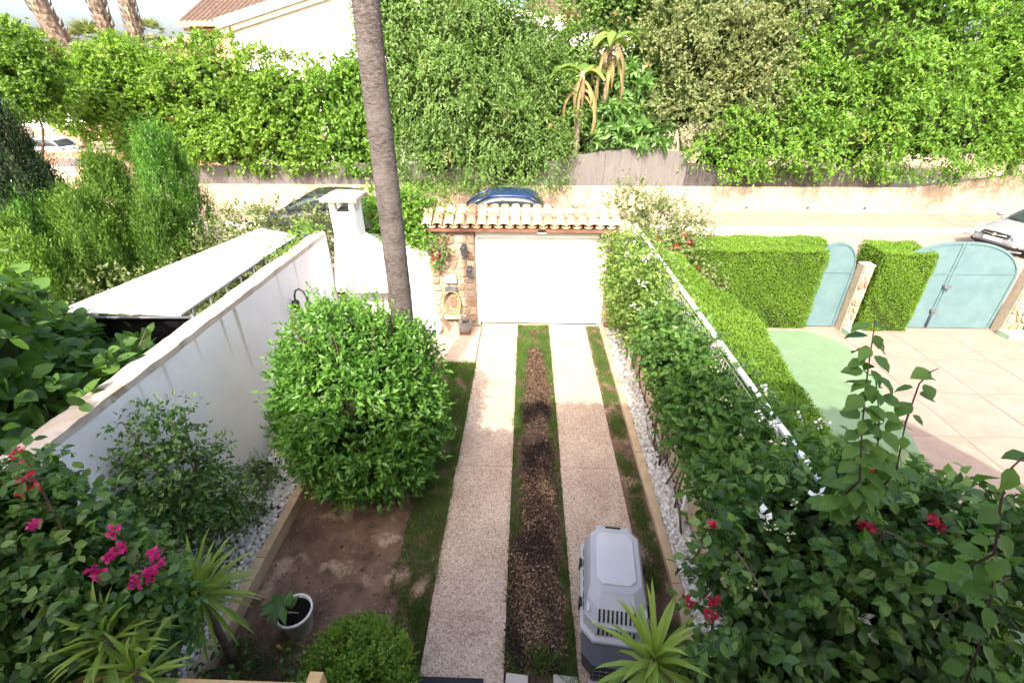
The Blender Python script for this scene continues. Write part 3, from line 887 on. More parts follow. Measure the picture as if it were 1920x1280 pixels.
for s_, (ye, ang) in enumerate(((9.335, 0), (10.63, math.pi))):
    for i in range(18):
        x = -2.04 + .226 * i
        for j in range(2):
            rot = Matrix.Rotation(ang, 4, 'Z') @ Matrix.Rotation(slope + .04, 4, 'X')
            d = .33 * j
            y = ye + (d * math.cos(slope)) * (1 if s_ == 0 else -1); z = 2.345 + d * math.sin(slope)
            jx = random.uniform(-.008, .008); jz = random.uniform(-.006, .006)
            if s_ == 0 or j == 1:
                place('tile', cover, tc_, Matrix.Translation((x + jx, y, z + .052 + jz)) @ rot @ Matrix.Rotation(random.uniform(-.03, .03), 4, 'Z'))
            if s_ == 0 and i < 17: place('tile', pan, tc_, Matrix.Translation((x + .113, y + .01, z + .045)) @ rot)
ridge = barrel('ridge_tile', .115, .10, .44, sq=.62)
for i in range(10):
    place('ridge_tile', ridge, tc_, Matrix.Translation((-2.1 + .40 * i, 9.98, 2.545 + random.uniform(-.008, .008))) @ Matrix.Rotation(-math.pi / 2, 4, 'Z'))

# barbecue with chimney in the corner
bq = thing('barbecue', 'white masonry barbecue with tall capped chimney against the left wall', 'barbecue', (-3.3, 9.0, 0))
MB().add([(-3.79, 8.55, 1.25), (-2.60, 8.55, 1.25), (-2.60, 9.5, 1.25), (-3.79, 9.5, 1.25),
          (-3.79, 8.55, 1.42), (-2.60, 8.55, 1.40), (-2.60, 9.5, 1.40), (-3.79, 9.5, 1.42),
          (-3.76, 8.62, 1.78), (-2.72, 8.62, 1.74), (-2.72, 9.45, 1.74), (-3.76, 9.45, 1.78),
          (-3.72, 8.68, 2.06), (-3.02, 8.68, 2.08), (-3.02, 9.3, 2.08), (-3.72, 9.3, 2.06),
          (-3.70, 8.72, 2.3), (-3.22, 8.72, 2.3), (-3.22, 9.2, 2.3), (-3.70, 9.2, 2.3)],
         [(0, 1, 2, 3)] + [(a + i, a + (i + 1) % 4, a + 4 + (i + 1) % 4, a + 4 + i) for a in (0, 4, 8, 12) for i in range(4)] + [(16, 17, 18, 19)]).build('hood', 'plaster_white', bq, .02)
MB().box(-3.69, -3.23, 8.73, 9.19, 2.25, 2.78).build('chimney', 'plaster_white', bq, .015)
for x in (-3.69, -3.32):
    for y in (8.73, 9.10): MB().box(x, x + .09, y, y + .09, 2.78, 3.0).build('chimney_post', 'plaster_white', bq, .008)
box('flue', 'black', (-3.58, -3.34, 8.84, 9.08, 2.7, 2.83), bq)
MB().add([(-3.80, 8.62, 3.0), (-3.12, 8.62, 3.0), (-3.12, 9.30, 3.0), (-3.80, 9.30, 3.0), (-3.80, 8.62, 3.07), (-3.12, 8.62, 3.07), (-3.12, 9.30, 3.07), (-3.80, 9.30, 3.07),
          (-3.62, 8.82, 3.14), (-3.30, 8.82, 3.14), (-3.30, 9.10, 3.14), (-3.62, 9.10, 3.14)],
         [(0, 1, 2, 3), (8, 9, 10, 11)] + [(a + i, a + (i + 1) % 4, a + 4 + (i + 1) % 4, a + 4 + i) for a in (0, 4) for i in range(4)]).build('chimney_cap', 'coping', bq, .01)
MB().box(-3.79, -2.72, 8.6, 9.5, .03, .85).build('hearth', 'plaster_white', bq, .01)
MB().box(-2.80, -2.68, 8.62, 8.74, .85, 1.25).build('side_post', 'brown_wood', bq, .01)
MB().box(-3.79, -3.68, 8.62, 8.74, .85, 1.25).build('side_post', 'brown_wood', bq, .01)
MB().box(-2.80, -2.68, 9.38, 9.5, .85, 1.25).build('back_panel', 'brown_wood', bq)

# things on and by the stone pillar
def lantern(name, label, x, z):
    r = thing(name, label, 'wall lantern', (x, 9.45, z))
    MB().box(x - .05, x + .05, 9.44, 9.47, z - .02, z + .12).build('back_plate', 'dark_metal', r)
    MB().lathe([(.03, z - .12), (.055, z - .09), (.07, z + .04), (.075, z + .05)], x, 9.37, 10).build('shade', 'grey_metal', r)
    MB().lathe([(.085, z + .05), (.05, z + .09), (.01, z + .13)], x, 9.37, 10).build('cap', 'dark_metal', r)
lantern('wall_lantern', 'small dark lantern on the stone pillar, the upper of two', -1.30, 1.86)
lantern('wall_lantern', 'small dark lantern on the stone pillar, the lower of two', -1.20, 1.38)
hr = thing('hose_reel', 'pale yellow garden hose coiled on a wall hook of the stone pillar', 'hose', (-1.62, 9.42, .8))
for i in range(5):
    rg = random.Random(i); pts = []
    for k in range(25):
        a = 2 * math.pi * k / 24
        pts.append((-1.62 + (.15 + .012 * i) * math.cos(a) * (1 if abs(math.cos(a)) < .8 else .95), 9.44 - .018 * i, .72 + (.25 + .015 * i) * math.sin(a) - .02 * i))
    MB().tube(pts, .010, 6, False).build('hose_coil', 'hose', hr)
MB().box(-1.75, -1.50, 9.36, 9.48, .96, 1.02).build('hook', 'grey_metal', hr)
mb_ = thing('meter_box', 'small pale green box on the stone pillar above the hose', 'box', (-1.62, 9.44, 1.2))
MB().box(-1.74, -1.5, 9.40, 9.475, 1.12, 1.30).build('casing', 'canvas', mb_, .01)
MB().box(-1.72, -1.52, 9.393, 9.40, 1.14, 1.28).build('door', 'white_paint', mb_, .004)
wp = thing('wall_planter', 'trailing plant in a wall pot at the top of the stone pillar', 'plant', (-1.85, 9.4, 1.95))
MB().lathe([(.04, 1.86), (.08, 1.92), (.09, 2.0), (.085, 2.0)], -1.78, 9.38, 12).build('wall_pot', 'hose', wp)
foliage(wp, crown([(-1.82, 9.38, 1.98, .2, .12, .12)], 26, .06, 3, 5, .12, .06, .04, 31, inner=.1), 'fold', 'leaf_olive')
wf = thing('wall_planter', 'pot of red flowers hanging on the left edge of the stone pillar', 'plant', (-1.92, 9.4, 1.65))
MB().lathe([(.05, 1.50), (.09, 1.56), (.10, 1.66), (.09, 1.66)], -1.9, 9.38, 12).build('wall_pot', 'terracotta_wall', wf)
foliage(wf, crown([(-1.9, 9.36, 1.70, .17, .12, .12)], 20, .05, 3, 4, .1, .05, .035, 32, inner=.1), 'fold', 'leaf_box')
flowers(wf, [(-1.95, 9.3, 1.74), (-1.86, 9.29, 1.70), (-1.92, 9.28, 1.66), (-1.82, 9.3, 1.76)], 'petal_red', 12, .05, .05, 33)
pot_ = thing('iron_planter', 'dark ornamental planter standing at the foot of the stone pillar', 'planter', (-1.33, 9.22, 0))
MB().lathe([(.10, .03), (.15, .10), (.17, .22), (.13, .28), (.15, .31), (.12, .31), (.11, .27)], -1.33, 9.22, 14).build('bowl', 'ornament', pot_)
for a in range(6):
    MB().tube([(-1.33 + .04 * math.cos(a), 9.22 + .04 * math.sin(a), .28), (-1.33 + .1 * math.cos(a), 9.22 + .1 * math.sin(a), .40), (-1.33 + .16 * math.cos(a), 9.22 + .16 * math.sin(a), .36)], [.015, .012, .006], 5).build('stalk', 'ornament', pot_)
MB().box(-1.45, -1.2, 9.08, 9.2, .03, .10).build('base_block', 'brown_wood', pot_)
st_ = thing('brick_step', 'little brown triangular brick support by the white urn', 'step', (-1.82, 9.3, 0))
MB().prism([(-1.86, .03), (-1.68, .03), (-1.86, .33)], 9.2, 9.46).build('step', 'terracotta_wall', st_, .01)
sh = thing('wall_shelf', 'narrow stone shelf on the pillar below the coiled hose', 'shelf', (-1.62, 9.4, .35))
MB().box(-1.80, -1.44, 9.32, 9.475, .30, .345).build('board', 'coping', sh, .008)
ur = thing('white_urn', 'white round urn standing left of the stone pillar', 'urn', (-1.98, 9.15, 0))
MB().lathe([(.09, .03), (.14, .10), (.16, .22), (.13, .32), (.10, .36), (.12, .40), (.10, .40), (.08, .35)], -1.98, 9.15, 18).build('urn_body', 'plaster_white', ur)

# curled wall lamp on the white wall
la = thing('wall_lamp', 'black swan neck lamp on the white wall left of the round shrub', 'lamp', (-3.78, 6.85, 1.85))
MB().lathe([(.05, 1.66), (.06, 1.68), (.06, 1.82), (.05, 1.84)], -3.74, 6.85, 10).build('mount', 'black', la)
MB().tube([(-3.74, 6.85, 1.82), (-3.73, 6.85, 1.93), (-3.69, 6.84, 2.02), (-3.62, 6.82, 2.06), (-3.55, 6.80, 2.03), (-3.51, 6.79, 1.95), (-3.50, 6.79, 1.84)], .016, 8).build('arm', 'black', la)
MB().lathe([(.03, 1.86), (.06, 1.81), (.085, 1.69), (.08, 1.68)], -3.50, 6.79, 12).build('lamp_shade', 'black', la)

# ================================================================== ACROSS THE STREET
sw = thing('street_wall', 'low rough beige wall running along the far side of the street', 'wall', (4, 20.1, 0))
MB().prism([(-14.3, 0), (15.4, 0), (15.4, 1.12), (-14.3, 1.09)], 20.0, 20.24).build('wall_face', 'street_wall', sw, .02)
MB().prism([(15.4, 0), (32, 0), (32, 2.1), (19.2, 1.6), (15.4, 1.13)], 19.985, 20.24).build('wall_face', 'street_wall', sw, .02)
for x in (9.1, 11.6, 13.9):
    MB().tube([(x, 19.97, .30), (x, 20.1, .30)], .05, 8).build('drain_pipe', 'dark_metal', sw)
def screen(label, xs, tops, mat, y=20.10):
    r = thing('screen_fence', label, 'fence', (xs[0], y, 1.1))
    for i in range(len(xs) - 1):
        a, b = xs[i] + .006, xs[i + 1] - .006
        n = 6; pts = [(a, 1.06)] + [(b, 1.06)]
        for k in range(n + 1):
            t = 1 - k / n
            pts.append((a + (b - a) * t, tops[i] + (tops[i + 1] - tops[i]) * t + .02 * math.sin(9 * (i + t)) ))
        MB().prism(pts, y, y + .03 + .004 * (i % 2)).build('screen_panel', mat, r)
    for x in xs:
        MB().tube([(x, y + .06, 1.0), (x, y + .06, 1.9)], .02, 6).build('screen_post', 'grey_metal', r)
screen('pale taupe reed screen on the street wall left of the palm trunk', [-14.2, -12.2, -10.2, -8.2, -6.2, -4.2, -2.2, -.2, 1.6], [1.82, 1.83, 1.86, 1.9, 1.95, 1.97, 2.0, 2.05, 2.1], 'screen_tan')
screen('taller pale reed screen on the street wall below the banana plant', [1.62, 3.1, 4.6, 6.38], [2.25, 2.45, 2.56, 2.42], 'screen_tan', 20.08)
screen('dark grey screen on the street wall under the drooping bright tree', [6.4, 8.4, 10.4, 12.5, 14.72], [2.0, 1.9, 1.85, 1.85, 1.8], 'screen_dark', 20.12)

# --- trees and shrubs of the far hedge
HL = dict(per=8, tl=.36, L=.14, W=.085)
def hedge_tree(name, label, cat_, lobes, K, twigs, mat, seed, base, limbs, group=None, tpl='diamond', trunk_r=.10, zmin=1.0, **kw):
    r = thing(name, label, cat_, (base[0], base[1], 0), group=group)
    p = dict(HL); p.update(kw)
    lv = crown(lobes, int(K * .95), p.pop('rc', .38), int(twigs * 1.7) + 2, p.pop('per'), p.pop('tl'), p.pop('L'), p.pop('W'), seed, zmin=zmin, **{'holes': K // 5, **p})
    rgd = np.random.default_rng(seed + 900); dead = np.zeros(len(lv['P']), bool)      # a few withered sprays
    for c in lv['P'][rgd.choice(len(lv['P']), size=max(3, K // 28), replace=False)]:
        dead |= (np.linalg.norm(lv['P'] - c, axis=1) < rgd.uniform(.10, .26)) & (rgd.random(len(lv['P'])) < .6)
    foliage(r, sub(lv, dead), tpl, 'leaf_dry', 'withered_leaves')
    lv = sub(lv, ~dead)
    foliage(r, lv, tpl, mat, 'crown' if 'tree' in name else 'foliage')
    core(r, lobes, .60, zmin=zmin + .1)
    wood(r, (base[0], base[1], 0), limbs, trunk_r, .025, seed=seed, trunk_to=(base[0] + .1, base[1], 1.3))
    return r
F_ = (0, -1, .25)
hedge_tree('hedge_shrub', 'lime green hedge shrub at the left end of the far hedge, below the palm trunks', 'shrub',
           [(-18.0, 21, 4.3, 1.5, 1.2, 1.25), (-16.1, 21.2, 4.55, 1.9, 1.3, 1.6), (-15.3, 20.7, 2.8, 1.5, 1.1, 1.1)], 420, 9, 'leaf_lime', 41, (-16.5, 21.3), [(-18, 21, 4.2), (-16, 21, 5), (-15.2, 20.8, 3.2)], facing=F_, tint=.62, zmin=1.35)
hedge_tree('hedge_shrub', 'broad lime green hedge shrub in front of the white gabled house', 'shrub',
           [(-12.7, 21.2, 4.5, 2.5, 1.4, 1.75), (-12.6, 20.6, 2.7, 2.3, 1.1, 1.15), (-10.0, 21.2, 4.1, 1.9, 1.3, 1.65), (-9.8, 20.6, 2.6, 1.9, 1.0, 1.0), (-11.3, 20.9, 3.4, 2.4, 1.2, 1.2)], 620, 9, 'leaf_lime', 42, (-12, 21.3), [(-13.5, 21, 4.6), (-12, 21, 5.2), (-10.5, 21, 4.4), (-9.5, 20.8, 3)], facing=F_, tint=.5, cvar=.2, zmin=1.5)
hedge_tree('hedge_shrub', 'deeper green hedge shrub directly left of the big palm trunk', 'shrub',
           [(-7.3, 21.3, 3.9, 1.5, 1.3, 1.7), (-7.1, 20.7, 2.6, 1.5, 1., 1.0), (-6.0, 21.3, 3.4, 1.0, 1.1, 1.6)], 340, 9, 'leaf_bright', 43, (-7, 21.3), [(-7.8, 21, 4), (-6.6, 21, 4.5), (-7, 20.8, 3)], facing=F_, tint=.45, zmin=1.5)
hedge_tree('pepper_tree', 'large grey green weeping tree right of the big palm trunk', 'tree',
           [(-2.6, 21.6, 6.2, 3.4, 2.0, 2.8), (-1.6, 20.3, 3.0, 2.8, 1.4, 1.7), (-4.3, 21, 4.6, 1.9, 1.5, 2.3), (.2, 20.8, 3.9, 1.7, 1.2, 2.0), (-2.6, 20.4, 4.6, 2.4, 1.5, 1.6), (-3.6, 20.2, 2.4, 1.8, 1.1, 1.2), (-.6, 19.9, 2.1, 1.9, .9, .95), (-4.9, 21.4, 6.6, 1.5, 1.3, 2.4)], 900, 10, 'leaf_pepper', 44, (-2.2, 21.6), [(-4.6, 21, 5.2), (-3, 21, 7.5), (-1, 20.8, 6.5), (.6, 20.8, 4.2), (-2.2, 20.4, 4.2)], facing=F_, tint=.52, droop=.75, tl=.55, L=.15, W=.05, rc=.42, up=.05, trunk_r=.2, cvar=.18, zmin=1.05)
# fatsia / schefflera with big shiny leaves
hedge_tree('umbrella_shrub', 'shrub with big glossy fingered leaves below the banana plants', 'shrub',
           [(3.4, 20.7, 3.3, 1.1, .7, .75), (4.6, 20.6, 3.1, 1.0, .7, .7), (4.1, 21, 4.5, 1.0, .8, 1.0)], 90, 4, 'leaf_fatsia', 45, (4, 21), [(3.4, 20.8, 3.3), (4.7, 20.7, 3.2), (4.1, 21, 4.6)], L=.34, W=.12, tl=.12, per=6, spread=1.5, tpl='fold', droop=.3, rc=.3, trunk_r=.06, inner=.4)
hedge_tree('olive_shrub', 'tall dusty olive green shrub right of the banana plants', 'shrub',
           [(6.6, 21.6, 6.3, 2.4, 1.6, 2.2), (8.7, 21.2, 5.3, 1.9, 1.4, 1.7), (5.9, 20.9, 4.2, 1.2, 1.0, 1.3), (9.2, 21.3, 7.4, 1.6, 1.3, 1.4), (7.4, 20.8, 4.0, 1.6, 1.0, 1.0)], 640, 9, 'leaf_olive', 46, (7, 21.6), [(5.8, 21, 5), (7, 21.3, 7.4), (8.8, 21, 6), (7.6, 20.9, 4.2)], facing=F_, L=.12, W=.06, cvar=.22, trunk_r=.12, zmin=2.2)
hedge_tree('drooping_tree', 'broad bright green tree drooping over the dark screen at the right', 'tree',
           [(13, 21.2, 6.0, 3.9, 2, 2.6), (9.4, 20.5, 3.0, 2.8, 1.2, 1.25), (15.6, 20.2, 3.4, 3.3, 1.5, 1.6), (18.6, 21, 5.2, 2.8, 2, 2.8), (12.1, 20.2, 2.9, 2.6, 1, 1.1), (8.0, 20.3, 2.4, 1.5, .8, .95), (11.3, 20.8, 4.4, 2.2, 1.3, 1.4), (14.8, 20.6, 5.0, 2.4, 1.4, 1.5), (18.8, 20.1, 3.0, 2.2, 1.2, 1.15), (12.4, 22, 8.6, 2.8, 1.8, 1.6), (16.5, 21.6, 8.2, 2.4, 1.8, 1.8)], 1250, 10, 'leaf_bright', 47, (13.5, 21.6), [(9.6, 20.7, 3.4), (11.5, 21, 6), (13.5, 21.3, 8), (16, 20.8, 6), (18.5, 20.8, 5), (15, 20.4, 3.8)], facing=F_, droop=.5, tl=.45, L=.14, W=.06, rc=.38, trunk_r=.24, tint=.55, cvar=.2, zmin=1.45)
hedge_tree('shade_tree', 'darker green tree at the upper right corner behind the drooping tree', 'tree',
           [(21.3, 22.6, 8.0, 2.4, 1.8, 2.6), (22.5, 22.0, 5.0, 2.2, 1.6, 2.2)], 260, 9, 'leaf_dark', 48, (21.5, 22.8), [(20.6, 22.4, 7), (22, 22.5, 8.5), (22.4, 22, 5)], facing=F_, trunk_r=.15)
hedge_tree('background_tree', 'mid green tree behind the banana plants near the tiled roof corner', 'tree',
           [(3.0, 23.2, 7.9, 1.4, 1.2, 1.5), (5.0, 23, 7.2, 1.6, 1.2, 1.6), (2.2, 22.6, 4.8, 1.1, 1.0, 1.9), (4.6, 22.4, 5.0, 1.6, 1.0, 1.6), (1.0, 22.6, 3.6, 1.6, 1.0, 2.2), (1.6, 21.8, 2.4, 1.3, .9, 1.2), (-.3, 22.9, 5.6, 1.4, 1.0, 1.7)], 620, 8, 'leaf_pepper', 49, (4, 23.2), [(3, 23, 7.5), (5, 23, 7.4), (2.4, 22.8, 5)], facing=F_, trunk_r=.12)
hedge_tree('round_tree', 'dense round green tree at the far left edge above the white cars', 'tree',
           [(-16.6, 16.6, 5.35, 1.5, 1.4, 1.15), (-15.75, 16.3, 4.6, .95, 1.0, .6), (-17.3, 16.5, 4.6, 1.2, 1.1, .7)], 460, 9, 'leaf_lime', 50, (-18.2, 17.0), [(-16.4, 16.5, 5), (-15.9, 16.4, 4.6), (-17.4, 16.5, 4.8)], L=.10, W=.06, tl=.26, rc=.27, tint=.35, zmin=3.8)

# banana plants with hanging dry leaves
def banana(name, label, x, y, h, seed, nl, dry):
    r = thing(name, label, 'banana plant', (x, y, 0))
    rg = random.Random(seed); rng = np.random.default_rng(seed)
    p, q = limb((x, y, 0), (x + .1, y, h), .15, .09, 6, .02, seed)
    MB().tube(p, q, 9).build('trunk', 'trunk_shag', r)
    for i in range(nl + dry):
        isdry = i >= nl
        a = rg.uniform(0, 6.28); L = rg.uniform(1.3, 1.9) if not isdry else rg.uniform(.5, 1.9)
        if isdry: a = rg.uniform(math.pi * 1.05, math.pi * 1.95)
        z0 = h - (rg.uniform(0, .2) if not isdry else rg.uniform(.1, .8))
        n = 9; pts = []; dv = rg.random()
        for k in range(n + 1):
            t = k / n
            if isdry: rad = .10 + (.18 + .5 * dv) * math.sin(t * 2.2); zz = z0 + .10 * math.sin(t * 3) - L * t ** 1.2
            else: rad = L * .75 * t; zz = z0 + L * (.75 * t - .85 * t * t)
            pts.append(Vector((x + .1 + rad * math.cos(a), y + rad * math.sin(a), zz)))
        V = []; Fc = []; wd = .17 if not isdry else .075
        for k, c in enumerate(pts):
            t = k / n; wv = wd * math.sin(math.pi * min(1, .08 + t * .95)) ** .6 * (1 + (.35 * rg.uniform(-1, 1) if isdry else .1 * rg.uniform(-1, 1)))
            d = (pts[min(k + 1, n)] - pts[max(k - 1, 0)]).normalized(); s = d.cross(Vector((math.cos(a), math.sin(a), .6)) if isdry else Vector((0, 0, 1)))
            s.normalize(); up = s.cross(d)
            V += [c - s * wv + up * (-.06), c + up * .02, c + s * wv + up * (-.06)]
        for k in range(n):
            Fc += [(3 * k, 3 * k + 1, 3 * k + 4, 3 * k + 3), (3 * k + 1, 3 * k + 2, 3 * k + 5, 3 * k + 4)]
        me = fast_mesh('leaf', np.array(V), np.array(Fc), np.clip(np.full(len(V), rg.random()) + rng.normal(0, .12, len(V)), 0.01, .99), 'leaf_dry' if isdry else 'leaf_banana')
        o = link('dry_leaf' if isdry else 'leaf', me, r)
banana('banana_plant', 'taller banana plant with brown dead leaves hanging down its trunk', 2.95, 20.5, 6.2, 3, 10, 12)
banana('banana_plant', 'shorter banana plant with a yellow withered leaf left of the taller one', 1.95, 20.4, 5.2, 8, 8, 8)

# --- houses beyond
ho = thing('gabled_house', 'white gabled house with broad pale roof trim behind the far hedge', 'house', (-8, 29, 0))
MB().prism([(-14.6, 0), (1.2, 0), (1.2, 6.9), (-7.4, 8.75), (-14.6, 7.0)], 27.0, 34).build('wall', 'plaster_white', ho)
MB().prism([(-15.1, 7.02), (-7.4, 8.95), (-7.4, 9.35), (-15.1, 7.42)], 26.6, 34.2).build('roof_trim', 'plaster_white', ho)
MB().prism([(-15.1, 6.80), (-7.4, 8.73), (-7.4, 8.95), (-15.1, 7.02)], 26.75, 27.0).build('trim_board', 'trim_beige', ho)
MB().prism([(1.7, 6.85), (-7.4, 8.95), (-7.4, 9.35), (1.7, 7.25)], 26.6, 34.2).build('roof_trim', 'plaster_white', ho)
h2 = thing('tiled_house', 'peach house with a hipped terracotta roof behind the left palm trunks', 'house', (-15, 29, 0))
box('wall', 'terracotta_wall', (-17.0, -12.5, 27.6, 33, 0, 7.22), h2)
box('cornice', 'terracotta_wall', (-17.2, -12.4, 27.4, 33.2, 7.0, 7.12), h2)
tiled_slab('roof', 'far_tile', -17.45, -10.5, 27.1, 7.25, 31, 9.0, .26, h2, .06, .08, 10)
h3 = thing('tiled_house', 'low pink tiled outbuilding roof just above the hedge left of the peach house', 'house', (-18, 28, 0))
box('wall', 'terracotta_wall', (-18.6, -17.1, 27.3, 31, 0, 6.35), h3)
MB().add([(-18.9, 27.0, 6.35), (-16.4, 27.0, 6.35), (-16.4, 31, 6.35), (-18.9, 31, 6.35), (-17.9, 28.6, 6.95), (-17.3, 29.4, 6.95)], [(0, 1, 4), (1, 2, 5, 4), (2, 3, 5), (3, 0, 4, 5), (0, 3, 2, 1)]).build('roof', 'terracotta_wall', h3)
h4 = thing('tiled_house', 'terracotta roof corner showing above the weeping tree', 'house', (1, 30, 0))
box('wall', 'plaster_white', (.1, 6, 27.7, 33, 0, 7.4), h4)
tiled_slab('roof', 'far_tile', -.3, 6.2, 27.1, 7.42, 31, 9.2, .26, h4, .06, .08, 10)
h5 = thing('tiled_house', 'distant house with a red roof behind the leaning palm trunk', 'house', (-40, 47, 0))
box('wall', 'terracotta_wall', (-44, -36, 46, 52, 0, 6.0), h5)
MB().add([(-44.6, 45.4, 6.0), (-35.4, 45.4, 6.0), (-35.4, 52.6, 6.0), (-44.6, 52.6, 6.0), (-41, 49, 7.2), (-39, 49, 7.2)], [(0, 1, 5, 4), (1, 2, 5), (2, 3, 4, 5), (3, 0, 4), (0, 3, 2, 1)]).build('roof', 'far_tile', h5)

# --- palms
def shag_trunk(name, label, p0, p1, r, seed, rows=26):
    rt = thing(name, label, 'palm', p0)
    rng = np.random.default_rng(seed)
    p0 = np.array(p0); p1 = np.array(p1)
    MB().tube([tuple(p0 + (p1 - p0) * i / 6) for i in range(7)], [r * .85 for i in range(7)], 12).build('trunk', 'trunk_shag', rt)
    lv = dict(P=[], D=[], N=[], L=[], W=[], T=[])
    for j in range(rows):
        for k in range(9):
            a = 2 * math.pi * (k + .5 * (j % 2)) / 9 + rng.normal(0, .1)
            t = j / rows
            o = np.array([math.cos(a), math.sin(a), 0])
            lv['P'].append(p0 + (p1 - p0) * t + o * r * .75); lv['D'].append(o * .55 + np.array([0, 0, 1.0])); lv['N'].append(o)
            lv['L'].append(.42 * rng.uniform(.7, 1.3)); lv['W'].append(r * .62); lv['T'].append(rng.random())
    lv = {k: np.array(v) for k, v in lv.items()}
    o = link('frond_stubs', leaves_mesh('frond_stubs', lv, 'fold', 'trunk_shag'), rt); o['kind'] = 'stuff'
    return rt
shag_trunk('palm_tree', 'thick leaning shaggy palm trunk, leftmost of the three against the sky', (-19.9, 24, 3.0), (-21.6, 24, 9.6), .36, 1)
shag_trunk('palm_tree', 'upright shaggy palm trunk, the middle of the three against the sky', (-18.55, 24, 3.0), (-18.5, 24, 9.6), .29, 2)
shag_trunk('palm_tree', 'slim shaggy palm trunk, the one nearest the peach house roof', (-17.6, 24, 3.0), (-17.0, 24, 9.6), .25, 3)

def fan_palm(name, label, x, y, z, rad, n, seed, group=None):
    rt = thing(name, label, 'palm', (x, y, 0), group=group)
    rng = np.random.default_rng(seed)
    MB().tube([(x, y, 0), (x, y, z)], [rad * .22, rad * .15], 8).build('trunk', 'trunk_shag', rt)
    Ls = []
    for i in range(n):
        a = rng.uniform(0, 6.28); e = rng.uniform(-.7, 1.25)
        d = np.array([math.cos(a) * math.cos(e), math.sin(a) * math.cos(e), math.sin(e)])
        c = np.array([x, y, z]) + d * rad * .5
        k = 13
        side = U(np.cross(d, [0, 0, 1.0]) + 1e-6)
        fan = np.linspace(-1.25, 1.25, k)
        D = np.cos(fan)[:, None] * d + np.sin(fan)[:, None] * side + rng.normal(0, .06, (k, 3)) + np.array([0, 0, -.15])
        Ls.append(dict(P=np.repeat(c[None], k, 0), D=D, N=np.repeat(np.cross(side, d)[None], k, 0), L=np.full(k, rad * .62), W=np.full(k, rad * .07), T=np.clip(rng.normal(.5 + .2 * d[2], .15, k), 0, 1)))
    foliage(rt, cat(*Ls), 'diamond', 'leaf_olive', 'crown')
fan_palm('fan_palm', 'bushy fan palm crown between the leaning and the upright palm trunks', -32.3, 40, 7.4, 1.5, 46, 5)
fan_palm('fan_palm', 'small distant fan palm left of the leaning trunk', -35.9, 40, 7.3, 1.1, 34, 6)
fan_palm('fan_palm', 'little distant fan palm right of the slim trunk beside the peach house', -27.6, 40, 7.8, 1.1, 34, 7)

# --- far left: parked cars under a white shade, stone wall, gate posts
lw = thing('stone_wall', 'reddish rubble stone wall below the white parked car at the far left', 'wall', (-25, 27, 0))
box('wall_core', 'mortar', (-31, -20.5, 27.0, 27.4, 0, 1.45), lw)
stone_face(lw, -28.6, -21.0, .35, 1.44, 27.0, 4, .34, 'stone_red', 61, depth=.06, gap=.02)
wc = thing('shade_canopy', 'plain white shade canopy over the parked car at the far left', 'canopy', (-33, 34, 0))
MB().add([(-36.5, 32.6, 2.9), (-31.2, 32.6, 1.95), (-31.2, 36.5, 2.3), (-36.5, 36.5, 3.3), (-36.5, 32.6, 2.96), (-31.2, 32.6, 2.01), (-31.2, 36.5, 2.36), (-36.5, 36.5, 3.36)],
         [(3, 2, 1, 0), (4, 5, 6, 7), (0, 1, 5, 4), (1, 2, 6, 5), (2, 3, 7, 6), (3, 0, 4, 7)]).build('canvas', 'canvas', wc)
for x in (-36.4, -31.3): MB().tube([(x, 36.4, 0), (x, 36.4, 2.3)], .05, 6).build('post', 'grey_metal', wc)
gw = thing('garden_wall', 'beige garden wall with a grey top band beyond the bright conifers', 'wall', (-17, 20, 0))
box('wall_face', 'beige_wall', (-21.5, -16.7, 20.0, 20.25, 0, 1.75), gw)
box('top_band', 'screen_tan', (-19.6, -16.7, 20.05, 20.2, 1.75, 2.02), gw)
gp = thing('gate_post', 'pale stone gate post between the bright conifers and the hedge', 'post', (-16.4, 20, 0))
box('shaft', 'beige_wall', (-16.65, -16.2, 19.9, 20.35, 0, 1.95), gp)
box('cap', 'coping', (-16.72, -16.13, 19.83, 20.42, 1.95, 2.05), gp)

